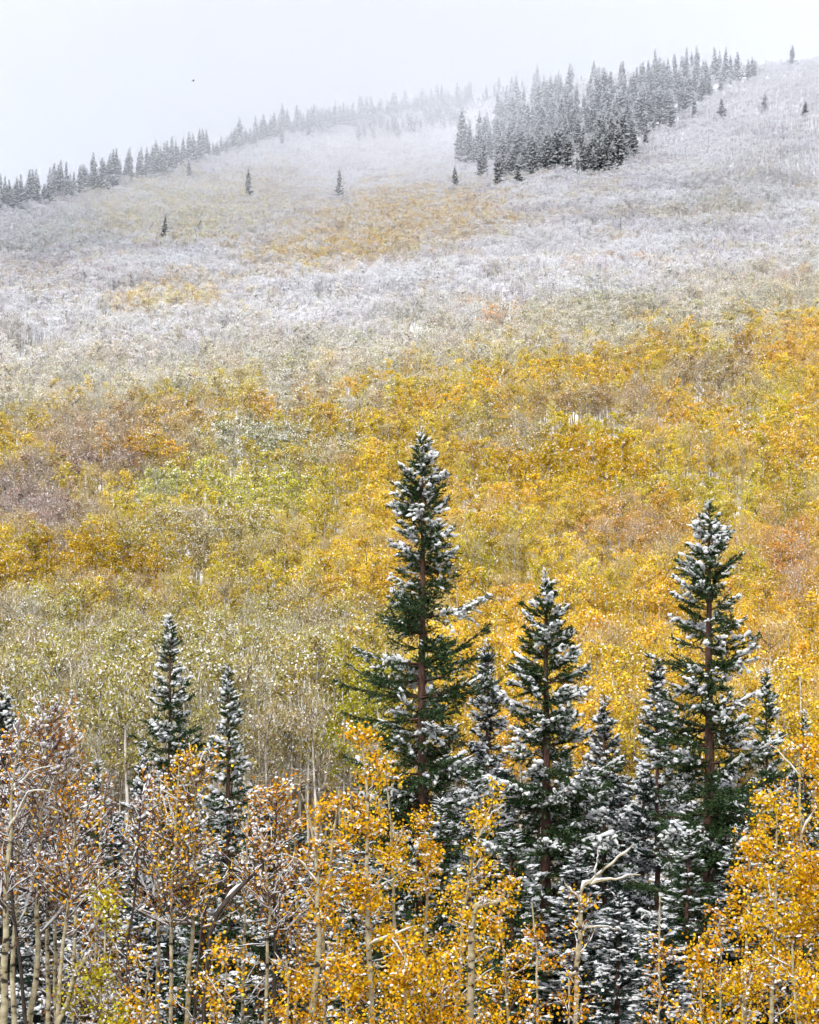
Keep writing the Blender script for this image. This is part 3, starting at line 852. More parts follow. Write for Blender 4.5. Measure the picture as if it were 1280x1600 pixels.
rg = rs(9)
for (u, v, h, wf, lab) in [
    (258, 388, 40, 0.9, 'lone small spruce lowest on the left of the snowy slope'),
    (390, 324, 50, 0.9, 'lone frosted spruce on the slope below the fading tree line'),
    (530, 322, 45, 0.8, 'lone thin dark spruce on the white slope left of the stand'),
    (712, 308, 36, 1.2, 'short spruce standing apart just below the left tip of the dense stand'),
    (296, 287, 26, 1.2, 'small snow-covered spruce just below the left tree line'),
    (440, 236, 24, 1.0, 'small spruce at the edge where the left tree line fades out'),
    (313, 374, 18, 2.0, 'stunted bushy spruce right of the lowest lone spruce'),
    (1128, 191, 26, 1.5, 'stubby spruce on the open slope right of the dense stand'),
    (1195, 173, 17, 1.2, 'tiny spruce on the open white slope at upper right'),
    (1238, 110, 27, 1.2, 'lone spruce on the crest near the upper right corner'),
    (1258, 187, 17, 1.3, 'tiny dark spruce near the right edge of the white slope'),
    (1085, 193, 30, 1.1, 'spruce at the outer right edge of the stand, beside the stubby one'),
    (1050, 212, 36, 1.3, 'full spruce at the right edge of the stand'),
    (1009, 237, 27, 0.9, 'slim spruce just outside the front right corner of the stand'),
    (990, 253, 42, 1.1, 'spruce at the front right corner of the stand'),
    (720, 262, 80, 1.0, 'tall spruce alone at the left tip of the dense stand'),
    (752, 290, 42, 1.1, 'spruce at the front left of the stand, above the peach aspens'),
    (778, 303, 48, 1.2, 'broad spruce at the lower front of the stand'),
    (812, 300, 42, 1.0, 'spruce right of the broad one at the lower front of the stand'),
    (312, 440, 10, 2.2, 'dark dwarf spruce beside the orange aspen patch'),
]:
    far_spruce(u, v + 3, h + 17, lab, None, rg, wf * 1.1)


def in_poly(x, y, poly):
    c = False
    for (x1, y1), (x2, y2) in zip(poly, poly[1:] + poly[:1]):
        if (y1 > y) != (y2 > y) and x < (x2 - x1) * (y - y1) / (y2 - y1) + x1: c = not c
    return c


STAND = [(700, 262), (745, 284), (790, 298), (830, 292), (880, 276), (905, 290), (968, 284), (985, 246), (1015, 226), (1050, 206), (1085, 184), (1112, 164), (1148, 142), (1182, 134),
         (1180, 124), (1100, 130), (1000, 142), (920, 160), (850, 168), (800, 185), (770, 215), (728, 248)]
pts = []
tries = 0
while len(pts) < 155 and tries < 20000:
    tries += 1
    u = rg.uniform(695, 1185); v = rg.uniform(115, 305)
    if not in_poly(u, v, STAND): continue
    if any(abs(u - a) < 11 and abs(v - b) < 6 for a, b in pts): continue
    pts.append((u, v))
STANDP = list(pts)
for u, v in pts:
    h = np.interp(v, [125, 300], [54, 70]) * rg.uniform(0.7, 1.28)
    if u > 1130: h *= 0.95
    row = np.interp(v, [0, 1], [0, 1]) - np.interp(u, [700, 790, 900, 970, 1050, 1180], [262, 298, 285, 284, 206, 134])
    wh = 'front edge' if row > -14 else ('heart' if row > -60 else 'misty upper part')
    sd = 'left third' if u < 850 else ('middle' if u < 1000 else 'right third')
    sz = 'tall' if h > 66 else ('small' if h < 48 else 'mid-sized')
    far_spruce(u, v, h, '%s snow-dusted spruce in the %s of the dense stand, %s' % (sz, wh, sd), '%s spruces, %s of the dense stand, %s' % (sz, wh, sd), rg, rg.uniform(0.85, 1.2))
GHOST = []
n_ = 0
while n_ < 150:
    u = rg.uniform(695, 1185); v = rg.uniform(115, 300)
    if in_poly(u, v + 3, STAND) and in_poly(u, v - 3, STAND):
        n_ += 1
        GHOST.append((u, v, np.interp(v, [125, 300], [50, 60]) * rg.uniform(0.55, 1.2), 0.0))
# left tree line along the ridge
LEFT = []
for u in np.arange(-24, 445, 6.4):
    u += rg.uniform(-2, 2)
    fl = np.interp(u, [0, 100, 150, 230, 300, 370, 440], [354, 332, 320, 293, 274, 246, 216])
    v = fl - rg.uniform(0, 1) * max(2.0, fl - sil(u) - 1)
    h = np.interp(u, [0, 150, 300, 440], [66, 62, 56, 38]) * rg.uniform(0.65, 1.15)
    sz = 'tall' if h > 60 else ('small' if h < 48 else 'mid-sized')
    sd = 'at the left edge' if u < 120 else ('halfway along' if u < 290 else 'where it fades into mist')
    far_spruce(u, v, h, '%s frosted spruce in the left ridge tree line, %s' % (sz, sd), '%s spruces of the left ridge line, %s' % (sz, sd), rg, rg.uniform(0.85, 1.15))
    LEFT.append((u, v))
for u in np.arange(-15, 570, 3.0):
    u += rg.uniform(-4, 4)
    GHOST.append((u, float(sil(u)), np.interp(u, [0, 300, 560], [66, 58, 44]) * rg.uniform(0.6, 1.25), rg.uniform(0, 50)))
# misty knoll in the middle and the ghostly trees behind it
for u in np.arange(556, 724, 5.2):
    u += rg.uniform(-3, 3)
    fl = np.interp(u, [556, 600, 660, 724], [236, 230, 222, 205])
    far_spruce(u, fl - rg.uniform(0, 26), rg.uniform(30, 44), 'hazy spruce of the small clump on the middle of the ridge', 'spruces of the middle clump', rg, rg.uniform(0.9, 1.2))
for u in np.arange(400, 740, 2.6):
    u += rg.uniform(-3, 3)
    GHOST.append((u, float(sil(u)) + rg.uniform(0, 9), np.interp(u, [400, 740], [46, 40]) * rg.uniform(0.6, 1.2), rg.uniform(-15, 30)))
for u in np.arange(600, 880, 7):
    u += rg.uniform(-4, 4)
    GHOST.append((u, float(sil(u)) + rg.uniform(0, 6), rg.uniform(28, 46), rg.uniform(0, 40)))
for u in np.arange(870, 1185, 6):
    u += rg.uniform(-4, 4)
    GHOST.append((u, float(sil(u)), rg.uniform(38, 54), rg.uniform(0, 70)))

# dead poles on the upper slope
def dead_pole(u, v, h, label):
    X, Y, z = hill_point(u, v); H = h / F * Y
    b = MB(); zt = np.linspace(-0.3, H, 6)
    P = np.zeros((1, 6, 3)); P[0, :, 2] = zt; P[0, :, 0] = rg.normal(0, 0.05, 6)
    b.add(*tubes(P, np.linspace(0.22, 0.07, 6)[None], 7))
    e = link('dead_tree', None, None, (X, Y, z)); tag(e, label, 'dead tree', 'dead poles on the upper slope')
    link('trunk', b.mesh('trunk', [M['dark_bark']], True), e)
    b2 = MB(); n = 7
    z0 = rg.uniform(0.4, 0.95, n) * H; az = rg.uniform(0, 6.28, n)
    P0 = np.stack([0 * z0, 0 * z0, z0], -1); D = np.stack([np.cos(az), np.sin(az), 0.2 + 0 * az], -1)
    b2.add(*tubes(curve3(P0, D, rg.uniform(0.4, 1.0, n), rg, 4), np.full((n, 4), 0.04) * np.linspace(1, 0.4, 4), 4))
    link('twigs', b2.mesh('twigs', [M['dark_bark']]), e)['kind'] = 'stuff'
dead_pole(341, 293, 22, 'thin dead pole below the left tree line')
dead_pole(404, 290, 14, 'short dead pole near the lone frosted spruce')
dead_pole(539, 240, 12, 'short dead pole where the middle clump begins')
dead_pole(970, 372, 38, 'bare dark pole among the white aspens below the stand')

# ---------------------------------------------------------------- aspens covering the slope
def hill_aspen(seed, kind, fine=False):
    rng = rs(seed)
    H = 12.0
    tr = MB(); cr = MB()
    ns = 1
    zt = np.linspace(-0.6, H * 0.93, 6)
    P = np.zeros((1, 6, 3)); P[0, :, 2] = zt
    P[0, :, :2] = np.cumsum(rng.normal(0, 0.12, (6, 2)), 0); P[0, 0, :2] = 0
    tr.add(*tubes(P, np.linspace(0.14, 0.04, 6)[None], 4))
    nb = 16
    z0 = rng.uniform(0.42, 0.92, nb) * H
    B0 = np.stack([np.interp(z0, zt, P[0, :, 0]), np.interp(z0, zt, P[0, :, 1]), z0], -1)
    az = rng.uniform(0, 6.28, nb); e = rng.uniform(0.35, 1.0, nb)
    D = np.stack([np.cos(az) * np.cos(e), np.sin(az) * np.cos(e), np.sin(e)], -1)
    wid = 1.45 if kind != 2 else 1.35
    bl = wid * np.sin(np.clip((z0 / H - 0.25) / 0.75, 0.05, 1) * np.pi * 0.93) * rng.uniform(0.8, 1.4, nb) + 0.3
    BP = curve3(B0, D, bl, rng, 4, 0.1, 0.1)
    tr.add(*tubes(BP, np.linspace(0.04, 0.012, 4)[None] + np.zeros((nb, 1)), 3), 1)
    cand = BP[:, 1:].reshape(-1, 3)
    cand = np.vstack([cand, np.stack([P[0, -1, 0] + rng.normal(0, 0.3, 5), P[0, -1, 1] + rng.normal(0, 0.3, 5), H * rng.uniform(0.88, 1.0, 5)], -1)])
    n, sp, sz = ((900, 0.5, 0.125), (520, 0.48, 0.115), (300, 0.45, 0.10))[kind]
    if fine: n, sz = int(n * 2.1), sz * 0.68
    nc = 15                # leaf clumps, fuller on top
    cc = cand[rng.choice(len(cand), nc, replace=False)]
    rr = rng.uniform(0.40, 0.75, nc)
    w = rng.integers(0, nc, n)
    dd = norm(rng.normal(size=(n, 3)) + np.array([0, 0, 0.45])) * (rng.random(n) ** 0.4)[:, None]
    C = cc[w] + dd * rr[w][:, None] * np.array([1, 1, 0.8])
    loose = rng.random(n) < 0.15
    C[loose] = (cand[rng.integers(0, len(cand), n)] + rng.normal(0, sp, (n, 3)))[loose]
    cr.add(*flakes(C, sz * rng.uniform(0.6, 1.3, n), rng, 4, 0.8, up=0.6))
    n = (160, 500, 1100)[kind]
    ci = cand[rng.integers(0, len(cand), n)]
    Dd = norm(ci - P[0, 3]) + rng.normal(0, 0.45, (n, 3)); Dd[:, 2] += 0.5
    cr.add(*spears(ci + rng.normal(0, sp * 0.8, (n, 3)), Dd, rng.uniform(0.22, 0.55, n), np.full(n, 0.017), rng))
    return tr.mesh('trunk', [M['hill_bark'], M['grey_twig']]), cr.mesh('crown', [M['hill_leaf']])


PROTO = [hill_aspen(500 + i, k) for i, k in enumerate([0, 0, 0, 0, 1, 1, 1, 2, 2, 2])]
PROTO += [hill_aspen(500 + i, k, True) for i, k in enumerate([0, 0, 0, 0, 1, 1, 1, 2, 2, 2])]      # finer leaves for the nearer trees

BND_U = [-200, 0, 300, 500, 700, 1000, 1280, 1500]
BND_V = [655, 650, 645, 640, 590, 560, 505, 470]


def ell(u, v, cx, cy_, rx, ry):
    return smooth(1.25, 0.55, np.hypot((u - cx) / rx, (v - cy_) / ry))


def lerp(c, d, w):
    return c * (1 - w[:, None]) + np.array(d)[None, :] * w[:, None]


def clones(x, y, rng, cx=13.0, cy_=10.0):
    """aspens grow in clones: index of the clone each tree belongs to"""
    i = np.floor(x / cx).astype(int); j = np.floor(y / cy_).astype(int)
    best = np.full(len(x), 1e9); cid = np.zeros(len(x), int)
    for a in (-1, 0, 1):
        for b in (-1, 0, 1):
            ia = i + a; jb = j + b
            px_ = (ia + _perm[ia & 255, jb & 255]) * cx; py_ = (jb + _perm[(ia + 91) & 255, (jb + 37) & 255]) * cy_
            dd = ((x - px_) / cx) ** 2 + ((y - py_) / cy_) ** 2
            k = dd < best
            best[k] = dd[k]; cid[k] = ((ia * 7919 + jb * 104729) % 65536)[k]
    return cid


def foliage_field(u, v, rng, cid):
    """leaf colour, share of snow, chance of bare twigs for a tree whose crown is seen at (u, v)"""
    n = len(u)
    tab = rs(99).random((65536, 5)); q = tab[cid]
    uu = u + (fbm(u / 40 + 3, v / 25 + 9) - 0.5) * 70 + (q[:, 0] - 0.5) * 70; vv = v + (fbm(u / 50 + 33, v / 30 + 71) - 0.5) * 40 + (q[:, 1] - 0.5) * 36
    d = vv - np.interp(uu, BND_U, BND_V) + (q[:, 4] - 0.5) * 70          # + below the gold / grey border
    p1 = fbm(u / 70 + 5, v / 40 + 7); p2 = fbm(u / 33 + 55, v / 22 + 17); p3 = rng.random(n)
    gold = np.array([0.77, 0.57, 0.065]); c = np.tile(gold, (n, 1))
    c = lerp(c, (0.77, 0.505, 0.06), smooth(0.55, 0.95, q[:, 2]) * 0.8)
    c = lerp(c, (0.62, 0.53, 0.08), smooth(0.45, 0.05, q[:, 2]) * 0.8)
    left = smooth(620, 330, uu)
    c = lerp(c, (0.60, 0.50, 0.06), left * 0.55)
    sn = 0.02 + 0.05 * p1
    bare = 0.06 + 0.75 * smooth(0.78, 0.95, q[:, 3]) + 0.15 * q[:, 4]
    # olive, snow-flecked woods low at left
    w = smooth(930, 1010, vv) * smooth(660, 520, uu)
    c = lerp(c, (0.44, 0.38, 0.10), w); sn = sn + 0.10 * w; bare = bare + 0.2 * w
    # orange lower right
    w = smooth(880, 1000, vv) * smooth(680, 800, uu)
    c = lerp(c, (0.78, 0.50, 0.045), w * 0.5)
    # patches on the left
    for (cx, cy_, rx, ry, cc, s_, b_) in [
        (150, 690, 150, 45, (0.52, 0.38, 0.20), 0.10, 0.6), (60, 805, 95, 50, (0.42, 0.32, 0.25), 0.08, 0.9), (190, 735, 60, 22, (0.36, 0.27, 0.22), 0.1, 0.8),
        (370, 655, 190, 20, (0.72, 0.48, 0.10), 0.1, 0.2), (240, 715, 60, 22, (0.70, 0.46, 0.08), 0.06, 0.2), (420, 712, 150, 34, (0.36, 0.34, 0.13), 0.24, 0.2), (760, 690, 110, 30, (0.46, 0.37, 0.14), 0.15, 0.5),
        (370, 785, 150, 36, (0.60, 0.565, 0.09), 0.12, 0.1), (250, 790, 70, 28, (0.54, 0.55, 0.16), 0.14, 0.1), (300, 855, 130, 22, (0.45, 0.36, 0.08), 0.2, 0.2), (150, 910, 160, 40, (0.60, 0.40, 0.03), 0.05, 0.1),
        (1000, 850, 140, 40, (0.64, 0.40, 0.09), 0.07, 0.4), (900, 740, 130, 40, (0.62, 0.42, 0.02), 0.05, 0.05), (760, 900, 60, 50, (0.48, 0.40, 0.03), 0.05, 0.1), (1120, 600, 60, 40, (0.45, 0.33, 0.12), 0.12, 0.6),
        (950, 640, 120, 26, (0.52, 0.38, 0.14), 0.1, 0.5), (560, 1140, 60, 60, (0.46, 0.42, 0.04), 0.06, 0.1), (1240, 900, 50, 120, (0.64, 0.38, 0.08), 0.08, 0.5)]:
        w = ell(uu, vv, cx, cy_, rx, ry)
        c = lerp(c, cc, w); sn = sn * (1 - w) + s_ * w; bare = bare * (1 - w) + b_ * w
    # grey-green belt above the border, then frosted woods
    w = smooth(22, -50, d)
    c = lerp(c, (0.60, 0.53, 0.30), w); sn = sn * (1 - w) + w * (0.27 + 0.14 * p2); bare = bare * (1 - w) + w * 0.42
    c = np.where((w[:, None] > 0.5) & (p1[:, None] > 0.56), c * 0.6 + np.array([0.34, 0.34, 0.15]) * 0.4, c)
    w2 = smooth(-60, -170, d)
    frost = np.array([0.80, 0.76, 0.82]); tint = np.zeros(n)
    c = lerp(c, frost, w2 * 0.85); sn = sn + w2 * 0.50; bare = bare * (1 - w2) + w2 * (0.35 + 0.5 * smooth(0.4, 0.6, p1))
    k_ = w2 * smooth(0.66, 0.80, q[:, 2]) * smooth(200, 290, v) * (rng.random(n) < 0.75)
    c = lerp(c, (0.92, 0.76, 0.48), k_ * 0.85); sn = sn * (1 - 0.3 * k_); bare = bare * (1 - 0.7 * k_)
    k_ = w2 * smooth(0.30, 0.15, q[:, 2]) * (rng.random(n) < 0.75)
    c = lerp(c, (0.60, 0.56, 0.66), k_ * 0.8); sn = sn * (1 - 0.35 * k_); bare = np.maximum(bare, 0.9 * k_)
    # tinted groves in the snow zone
    for (cx, cy_, rx, ry, cc, amt) in [
        (650, 345, 210, 56, (0.93, 0.69, 0.28), 1.0), (500, 400, 130, 28, (0.92, 0.68, 0.24), 1.0), (290, 335, 190, 58, (0.90, 0.80, 0.44), 0.95), (270, 468, 125, 32, (0.93, 0.69, 0.24), 1.0), (430, 290, 70, 36, (0.80, 0.67, 0.36), 0.7),
        (70, 370, 110, 36, (0.60, 0.65, 0.58), 0.8), (940, 402, 32, 13, (0.82, 0.48, 0.10), 0.9), (1240, 430, 60, 18, (0.80, 0.50, 0.20), 0.6), (790, 492, 32, 10, (0.88, 0.56, 0.22), 0.8), (1030, 425, 40, 14, (0.8, 0.5, 0.2), 0.5),
        (1180, 300, 150, 38, (0.54, 0.57, 0.48), 0.55), (1040, 335, 140, 30, (0.56, 0.58, 0.48), 0.5), (640, 515, 50, 14, (0.5, 0.52, 0.48), 0.6), (950, 470, 120, 26, (0.40, 0.40, 0.26), 0.5), (1250, 555, 70, 50, (0.80, 0.50, 0.12), 0.8), (570, 215, 70, 16, (0.7, 0.5, 0.3), 0.4), (1260, 285, 40, 20, (0.6, 0.5, 0.3), 0.4), (110, 430, 150, 26, (0.66, 0.55, 0.45), 0.5)]:
        w = ell(uu, vv, cx, cy_, rx, ry) * amt * (0.3 + 0.7 * (p3 > 0.33)); tint = np.maximum(tint, w)
        c = lerp(c, cc, w); sn = sn * (1 - 0.45 * w); bare = bare * (1 - 0.8 * w)
    c = c * rng.uniform(0.72, 1.18, n)[:, None]; c[:, 1] *= rng.uniform(0.90, 1.08, n)
    c = c * (1 - w2[:, None] * ((0.20 - 0.45 * q[:, 3]) * 0.5 + rng.uniform(-0.10, 0.30, n))[:, None] * (1 - tint)[:, None]); sn = sn + 0.03 * (1 - w2)
    return np.clip(c, 0.01, 0.94), np.clip(sn, 0, 0.9), np.clip(bare, 0, 1)


rg = rs(21)
XS, YS = [], []
Y = 140.0
while Y < 2500:
    step = np.interp(Y, [140, 300, 480, 600, 680, 760, 1050, 1120, 1300, 2500], [2.7, 2.7, 2.6, 2.2, 1.95, 1.72, 1.72, 2.1, 2.6, 6.0])
    hw = (640 + 150) / F * Y
    x = np.arange(-hw, hw, step)
    x = x + rg.uniform(-0.5, 0.5, len(x)) * step; y = Y + rg.uniform(-0.5, 0.5, len(x)) * step
    XS.append(x); YS.append(y); Y += step * 1.0
XS = np.concatenate(XS); YS = np.concatenate(YS)
ZS = ground(XS, YS)
US = U0 + F * XS / YS; VS = HV - F * ZS / YS
fi = np.clip(np.round((US + 900) / 3200 * (NU - 1)).astype(int), 0, NU - 1)
ok = YS < _TY[fi, -1] * 1.01
ok &= ~(rg.random(len(XS)) < 0.10)
# spruce stands and small openings hold fewer aspens
inst = np.array([in_poly(a, b, STAND) for a, b in zip(US, VS)])
ok &= ~(inst & (rg.random(len(XS)) < 0.8))
gap = fbm(XS / 14 + 7, YS / 9 + 3, 2)
ok &= ~((gap > np.interp(YS, [240, 260, 560, 640], [0.9, 0.665, 0.665, 0.74])) & (YS > 240))
XS, YS, ZS, US, VS = [a[ok] for a in (XS, YS, ZS, US, VS)]
hgt = np.interp(VS, [150, 300, 420, 520, 700, 1250], [0.46, 0.50, 0.60, 0.85, 1.0, 1.12]) * rg.uniform(0.66, 1.22, len(XS)) * (0.82 + 0.36 * fbm(XS / 25, YS / 18))
wdt = hgt * np.interp(VS, [150, 420, 600, 1250], [1.6, 1.4, 1.15, 1.0]) * rg.uniform(0.85, 1.15, len(XS))
CV = VS - F * hgt * 8 / YS
LC, LS, BR_ = foliage_field(US, CV, rg, clones(XS, YS, rg))
r = rg.random(len(XS))
pk = np.where(r < BR_ * 0.55, rg.integers(7, 10, len(XS)), np.where(r < BR_ * 1.1, rg.integers(4, 7, len(XS)), rg.integers(0, 4, len(XS))))
ROT = rg.uniform(0, 6.28, len(XS))
pk = pk + 10 * (YS < 330)
# twiggy crowns show bark colour rather than leaf colour
tw = pk % 10 >= 7
LC[tw] = LC[tw] * 0.6 + np.array([0.40, 0.34, 0.34]) * 0.4

# the nearest three hundred that the foreground leaves open are trees of their own
sky_u = [0, 60, 110, 200, 235, 300, 330, 380, 420, 500, 540, 600, 740, 800, 850, 905, 1000, 1060, 1160, 1200, 1280]
sky_v = [1110, 1110, 1100, 1150, 1000, 1010, 1100, 1080, 1215, 1200, 1150, 740, 760, 1000, 940, 1000, 1050, 860, 860, 1090, 1120]
cand = np.where((US > 8) & (US < 1272) & (CV < np.interp(US, sky_u, sky_v) - 8))[0]
cand = cand[np.argsort(YS[cand])][:300]
own = np.zeros(len(XS), bool); own[cand] = True


def tree_words(i):
    c, s = LC[i], LS[i]
    if pk[i] % 10 >= 7: w = 'bare-twigged'
    elif s > 0.16: w = 'snow-flecked olive'
    elif c[1] / c[0] > 0.74: w = 'yellow-green'
    elif c[1] / c[0] < 0.52: w = 'orange'
    else: w = 'golden'
    if US[i] < 250: p = 'left of the slim tall spruce'
    elif US[i] < 600: p = 'between slender and tallest spruce'
    elif US[i] < 855: p = 'between tallest and middle big spruce'
    elif US[i] < 1108: p = 'left of the second tallest spruce'
    else: p = 'right of the second tallest spruce'
    hh = 'tall' if hgt[i] > 1.1 else ('short' if hgt[i] < 0.9 else 'mid-sized')
    return '%s %s aspen at the slope foot, %s' % (hh, w, p)


for i in cand:
    e = link('hill_aspen', None, None, (XS[i], YS[i], ZS[i]))
    e.rotation_euler = (0, 0, ROT[i]); e.scale = (wdt[i], wdt[i], hgt[i])
    lab = tree_words(i)
    tag(e, lab, 'aspen tree', lab.replace(' aspen ', ' aspens ', 1))
    link('trunk', PROTO[pk[i]][0], e)
    o = link('crown', PROTO[pk[i]][1], e)
    o['leafcol'] = [float(x) for x in LC[i]]; o['leafsnow'] = float(LS[i])

# what lies past the countable trees is one mass each
def join_meshes(parts, mats):
    b = MB()
    for me in parts:
        vv = np.empty(len(me.vertices) * 3, np.float32); me.vertices.foreach_get('co', vv)
        tt_ = np.empty(len(me.polygons), np.int32); lo = np.empty(len(me.loops), np.int32); mi = np.empty(len(me.polygons), np.int32)
        me.polygons.foreach_get('loop_total', tt_); me.loops.foreach_get('vertex_index', lo); me.polygons.foreach_get('material_index', mi)
        mp = np.array([mats.index(m) for m in me.materials], np.int32)
        b.v.append(vv.reshape(-1, 3)); b.loops.append(lo.astype(np.int64) + b.n); b.n += len(vv) // 3
        b.sizes.append(tt_.astype(np.int64)); b.mats.append(mp[mi])
    return b.mesh('kind', mats)


def scatter(name, kinds, pos, pick, turn, size, extra=()):
    pc = bpy.data.collections.new(name + '_kinds')
    for j, k in enumerate(kinds): pc.objects.link(bpy.data.objects.new('%s_kind_%02d' % (name, j), k))
    me = bpy.data.meshes.new(name); nP = len(pos)
    me.vertices.add(nP)
    me.vertices.foreach_set('co', pos.astype(np.float32).ravel())
    def attr(nm, ty, vals, fld='value'):
        a = me.attributes.new(nm, ty, 'POINT'); a.data.foreach_set(fld, np.ascontiguousarray(vals).ravel())
    attr('pick', 'INT', pick.astype(np.int32))
    z0 = np.zeros(nP, np.float32)
    attr('turn', 'FLOAT_VECTOR', np.stack([z0, z0, turn], -1).astype(np.float32), 'vector')
    attr('size', 'FLOAT_VECTOR', size.astype(np.float32), 'vector')
    for ex in extra: attr(*ex)
    o = link(name, me)
    ng = bpy.data.node_groups.new('scatter_' + name, 'GeometryNodeTree')
    ng.interface.new_socket('Geometry', in_out='INPUT', socket_type='NodeSocketGeometry')
    ng.interface.new_socket('Geometry', in_out='OUTPUT', socket_type='NodeSocketGeometry')
    gi = ng.nodes.new('NodeGroupInput'); go = ng.nodes.new('NodeGroupOutput')
    iop = ng.nodes.new('GeometryNodeInstanceOnPoints')
    ci = ng.nodes.new('GeometryNodeCollectionInfo')
    ci.inputs['Collection'].default_value = pc
    ci.inputs['Separate Children'].default_value = True
    ci.inputs['Reset Children'].default_value = True
    iop.inputs['Pick Instance'].default_value = True
    def nattr(nm, ty):
        n = ng.nodes.new('GeometryNodeInputNamedAttribute'); n.data_type = ty; n.inputs['Name'].default_value = nm
        return [q for q in n.outputs if q.enabled and q.name == 'Attribute'][0]
    gl = ng.links.new
    gl(gi.outputs[0], iop.inputs['Points']); gl(ci.outputs[0], iop.inputs['Instance'])
    gl(nattr('pick', 'INT'), iop.inputs['Instance Index'])
    gl(nattr('turn', 'FLOAT_VECTOR'), iop.inputs['Rotation'])
    gl(nattr('size', 'FLOAT_VECTOR'), iop.inputs['Scale'])
    gl(iop.outputs[0], go.inputs[0])
    o.modifiers.new('scatter', 'NODES').node_group = ng
    return o


R_ = ~own
nP = int(R_.sum())
wood = scatter('aspen_wood', [join_meshes(p, [M['hill_bark'], M['grey_twig'], M['hill_leaf']]) for p in PROTO], np.stack([XS, YS, ZS], -1)[R_], pk[R_], ROT[R_], np.stack([wdt, wdt, hgt], -1)[R_],
               [('leafcol', 'FLOAT_COLOR', np.concatenate([LC[R_], np.ones((nP, 1))], 1).astype(np.float32), 'color'), ('leafsnow', 'FLOAT', LS[R_].astype(np.float32))])
tag(wood, 'gold, olive and frosted aspen wood covering the mountain side', 'aspen wood', None, 'stuff')
gp, gs = [], []
for (u, v, h, dy) in GHOST:
    Yg = float(depth(u, v)) + dy; Xg = (u - U0) / F * Yg; sg = h / F * Yg / 17.0
    gp.append((Xg, Yg, float(ground(Xg, Yg)[0]) - 0.1)); gs.append((sg, sg, sg))
gp, gs = np.array(gp), np.array(gs)
mist = scatter('misty_spruce_wood', [join_meshes(p, [M['spruce_bark'], M['blue_needle'], M['snow']]) for p in FAR], gp, rg.integers(0, 4, len(gp)), rg.uniform(0, 6.28, len(gp)), gs)
tag(mist, 'crowded spruces filling the misty stands along the ridge', 'spruce wood', None, 'stuff')

# ---------------------------------------------------------------- undergrowth and grass at the feet of the near trees
rg = rs(31)
n = 26000
gxp = rg.uniform(-16, 16, n); gyp = rg.uniform(22, 62, n)
k = np.abs(gxp) < gyp * 0.27
gxp, gyp = gxp[k], gyp[k]; n = len(gxp)
P = np.stack([gxp, gyp, ground(gxp, gyp)], -1)
D = rg.normal(0, 0.35, (n, 3)); D[:, 2] = 1
b = MB(); b.add(*spears(P, D, rg.uniform(0.2, 0.7, n), np.full(n, 0.012), rg))
tag(link('grass', b.mesh('grass', [M['grass']])), 'dry snowy grass under the foreground trees', 'grass', None, 'stuff')

# ---------------------------------------------------------------- bird
def spindle(P, R, k=8, mat=None, nm='body', parent=None, flat=None):
    b = MB(); b.add(*tubes(np.array([P]), np.array([R]), k, flat))
    return link(nm, b.mesh(nm, [M['bird']], True), parent)
bY = 150.0
bp = px3(302, 126.4, bY)
be = link('bird', None, None, bp)
tag(be, 'tiny dark bird gliding in the pale sky at upper left', 'bird')
be.rotation_euler = (0.1, -0.15, 0.3)
spindle([(-0.10, 0, 0), (-0.06, 0, 0.005), (0, 0, 0.008), (0.05, 0, 0.006), (0.08, 0, 0.012), (0.10, 0, 0.008), (0.125, 0, 0.004)], [0.006, 0.02, 0.032, 0.026, 0.018, 0.017, 0.002], 8, nm='body', parent=be)
for sgn in (-1, 1):
    b = MB()
    top = np.array([(0.05, 0.015 * sgn, 0.015), (0.06, 0.09 * sgn, 0.06), (0.0, 0.22 * sgn, 0.075), (-0.03, 0.21 * sgn, 0.075), (-0.03, 0.10 * sgn, 0.055), (-0.045, 0.015 * sgn, 0.012)])
    V = np.vstack([top, top - np.array([0, 0, 0.006])])
    b.add(V, [[0, 1, 4, 5], [1, 2, 3, 4], [11, 10, 7, 6], [10, 9, 8, 7]])
    b.add(V, [[i, (i + 1) % 6, (i + 1) % 6 + 6, i + 6] for i in range(6)])
    link('wing', b.mesh('wing', [M['bird']]), be)
b = MB()
top = np.array([(-0.08, -0.012, 0.004), (-0.08, 0.012, 0.004), (-0.17, 0.035, 0.0), (-0.17, -0.035, 0.0)])
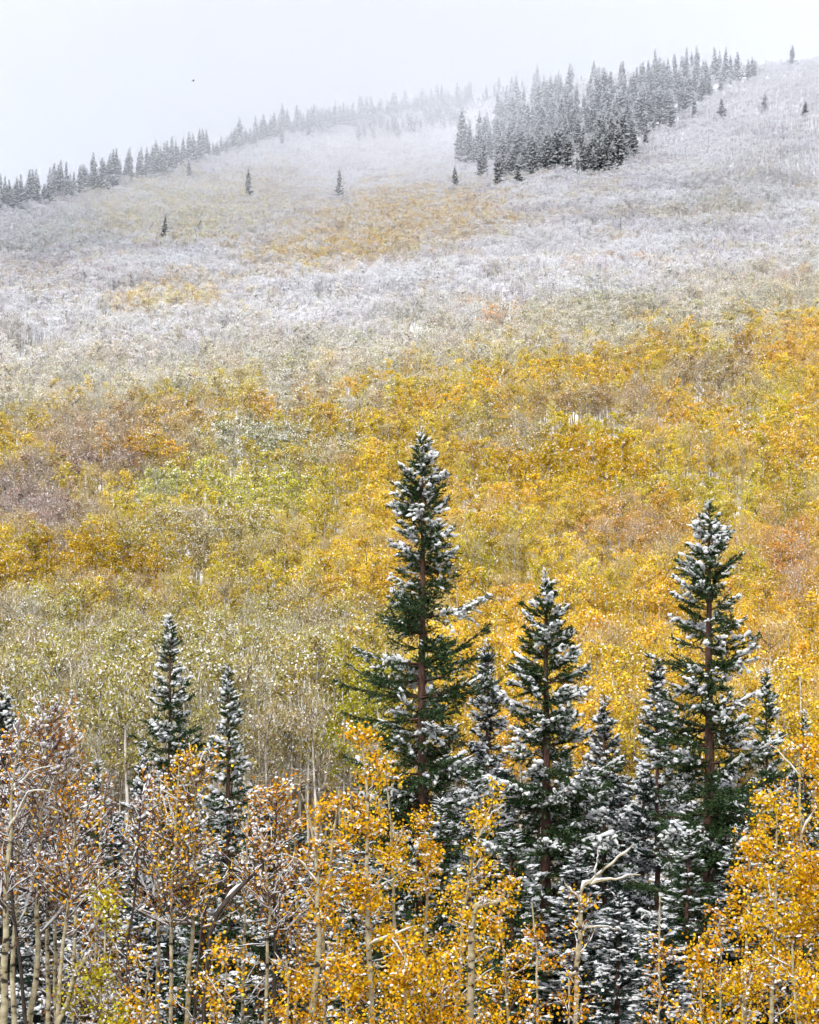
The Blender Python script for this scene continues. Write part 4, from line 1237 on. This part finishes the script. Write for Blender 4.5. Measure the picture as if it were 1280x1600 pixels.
b.add(np.vstack([top, top - np.array([0, 0, 0.005])]), [[0, 1, 2, 3], [7, 6, 5, 4], [0, 4, 5, 1], [1, 5, 6, 2], [2, 6, 7, 3], [3, 7, 4, 0]])
link('tail', b.mesh('tail', [M['bird']]), be)

# ---------------------------------------------------------------- the mist bank lying on the ridge
hx = np.linspace(-1480, 1480, 75); hy = np.linspace(430, 2880, 62)
HX, HY = np.meshgrid(hx, hy)
base = 226 + np.clip(0.30 * HX, -75, 75) + (fbm(HX / 80 + 60, HY / 110 + 60, 3) - 0.5) * 95
top = np.full_like(base, float(GZ.max()) + 40.0) + (fbm(HX / 200 + 10, HY / 200 + 20, 2) - 0.5) * 40
h0, h1 = HX.shape
ii = np.arange(h0 * h1).reshape(h0, h1); jj = ii + h0 * h1
b = MB()
quad = lambda k: np.stack([k[:-1, :-1], k[:-1, 1:], k[1:, 1:], k[1:, :-1]], -1).reshape(-1, 4)
V = np.concatenate([np.stack([HX, HY, base], -1).reshape(-1, 3), np.stack([HX, HY, top], -1).reshape(-1, 3)])
rim = np.concatenate([ii[0, :-1], ii[:-1, -1], ii[-1, :0:-1], ii[:0:-1, 0]])
rim2 = np.roll(rim, -1); off = h0 * h1
b.add(V, np.concatenate([quad(ii)[:, ::-1], quad(jj), np.stack([rim, rim2, rim2 + off, rim + off], -1)]))
hm = bpy.data.materials.new('haze'); hm.use_nodes = True
hm.node_tree.nodes.clear()
ho = hm.node_tree.nodes.new('ShaderNodeOutputMaterial'); hv = hm.node_tree.nodes.new('ShaderNodeVolumePrincipled')
hv.inputs['Color'].default_value = (0.765, 0.79, 0.84, 1)
hv.inputs['Density'].default_value = HAZE_DENSITY
hv.inputs['Anisotropy'].default_value = 0.0
hm.node_tree.links.new(hv.outputs[0], ho.inputs['Volume'])
hz = link('haze', b.mesh('haze', [hm]))
tag(hz, 'pale mist bank hanging over the upper slope and ridge', 'haze', None, 'stuff')
print('aspens on slope', len(XS), 'own', len(cand), 'zmax', float(GZ.max()), 'objects', len(bpy.data.objects))
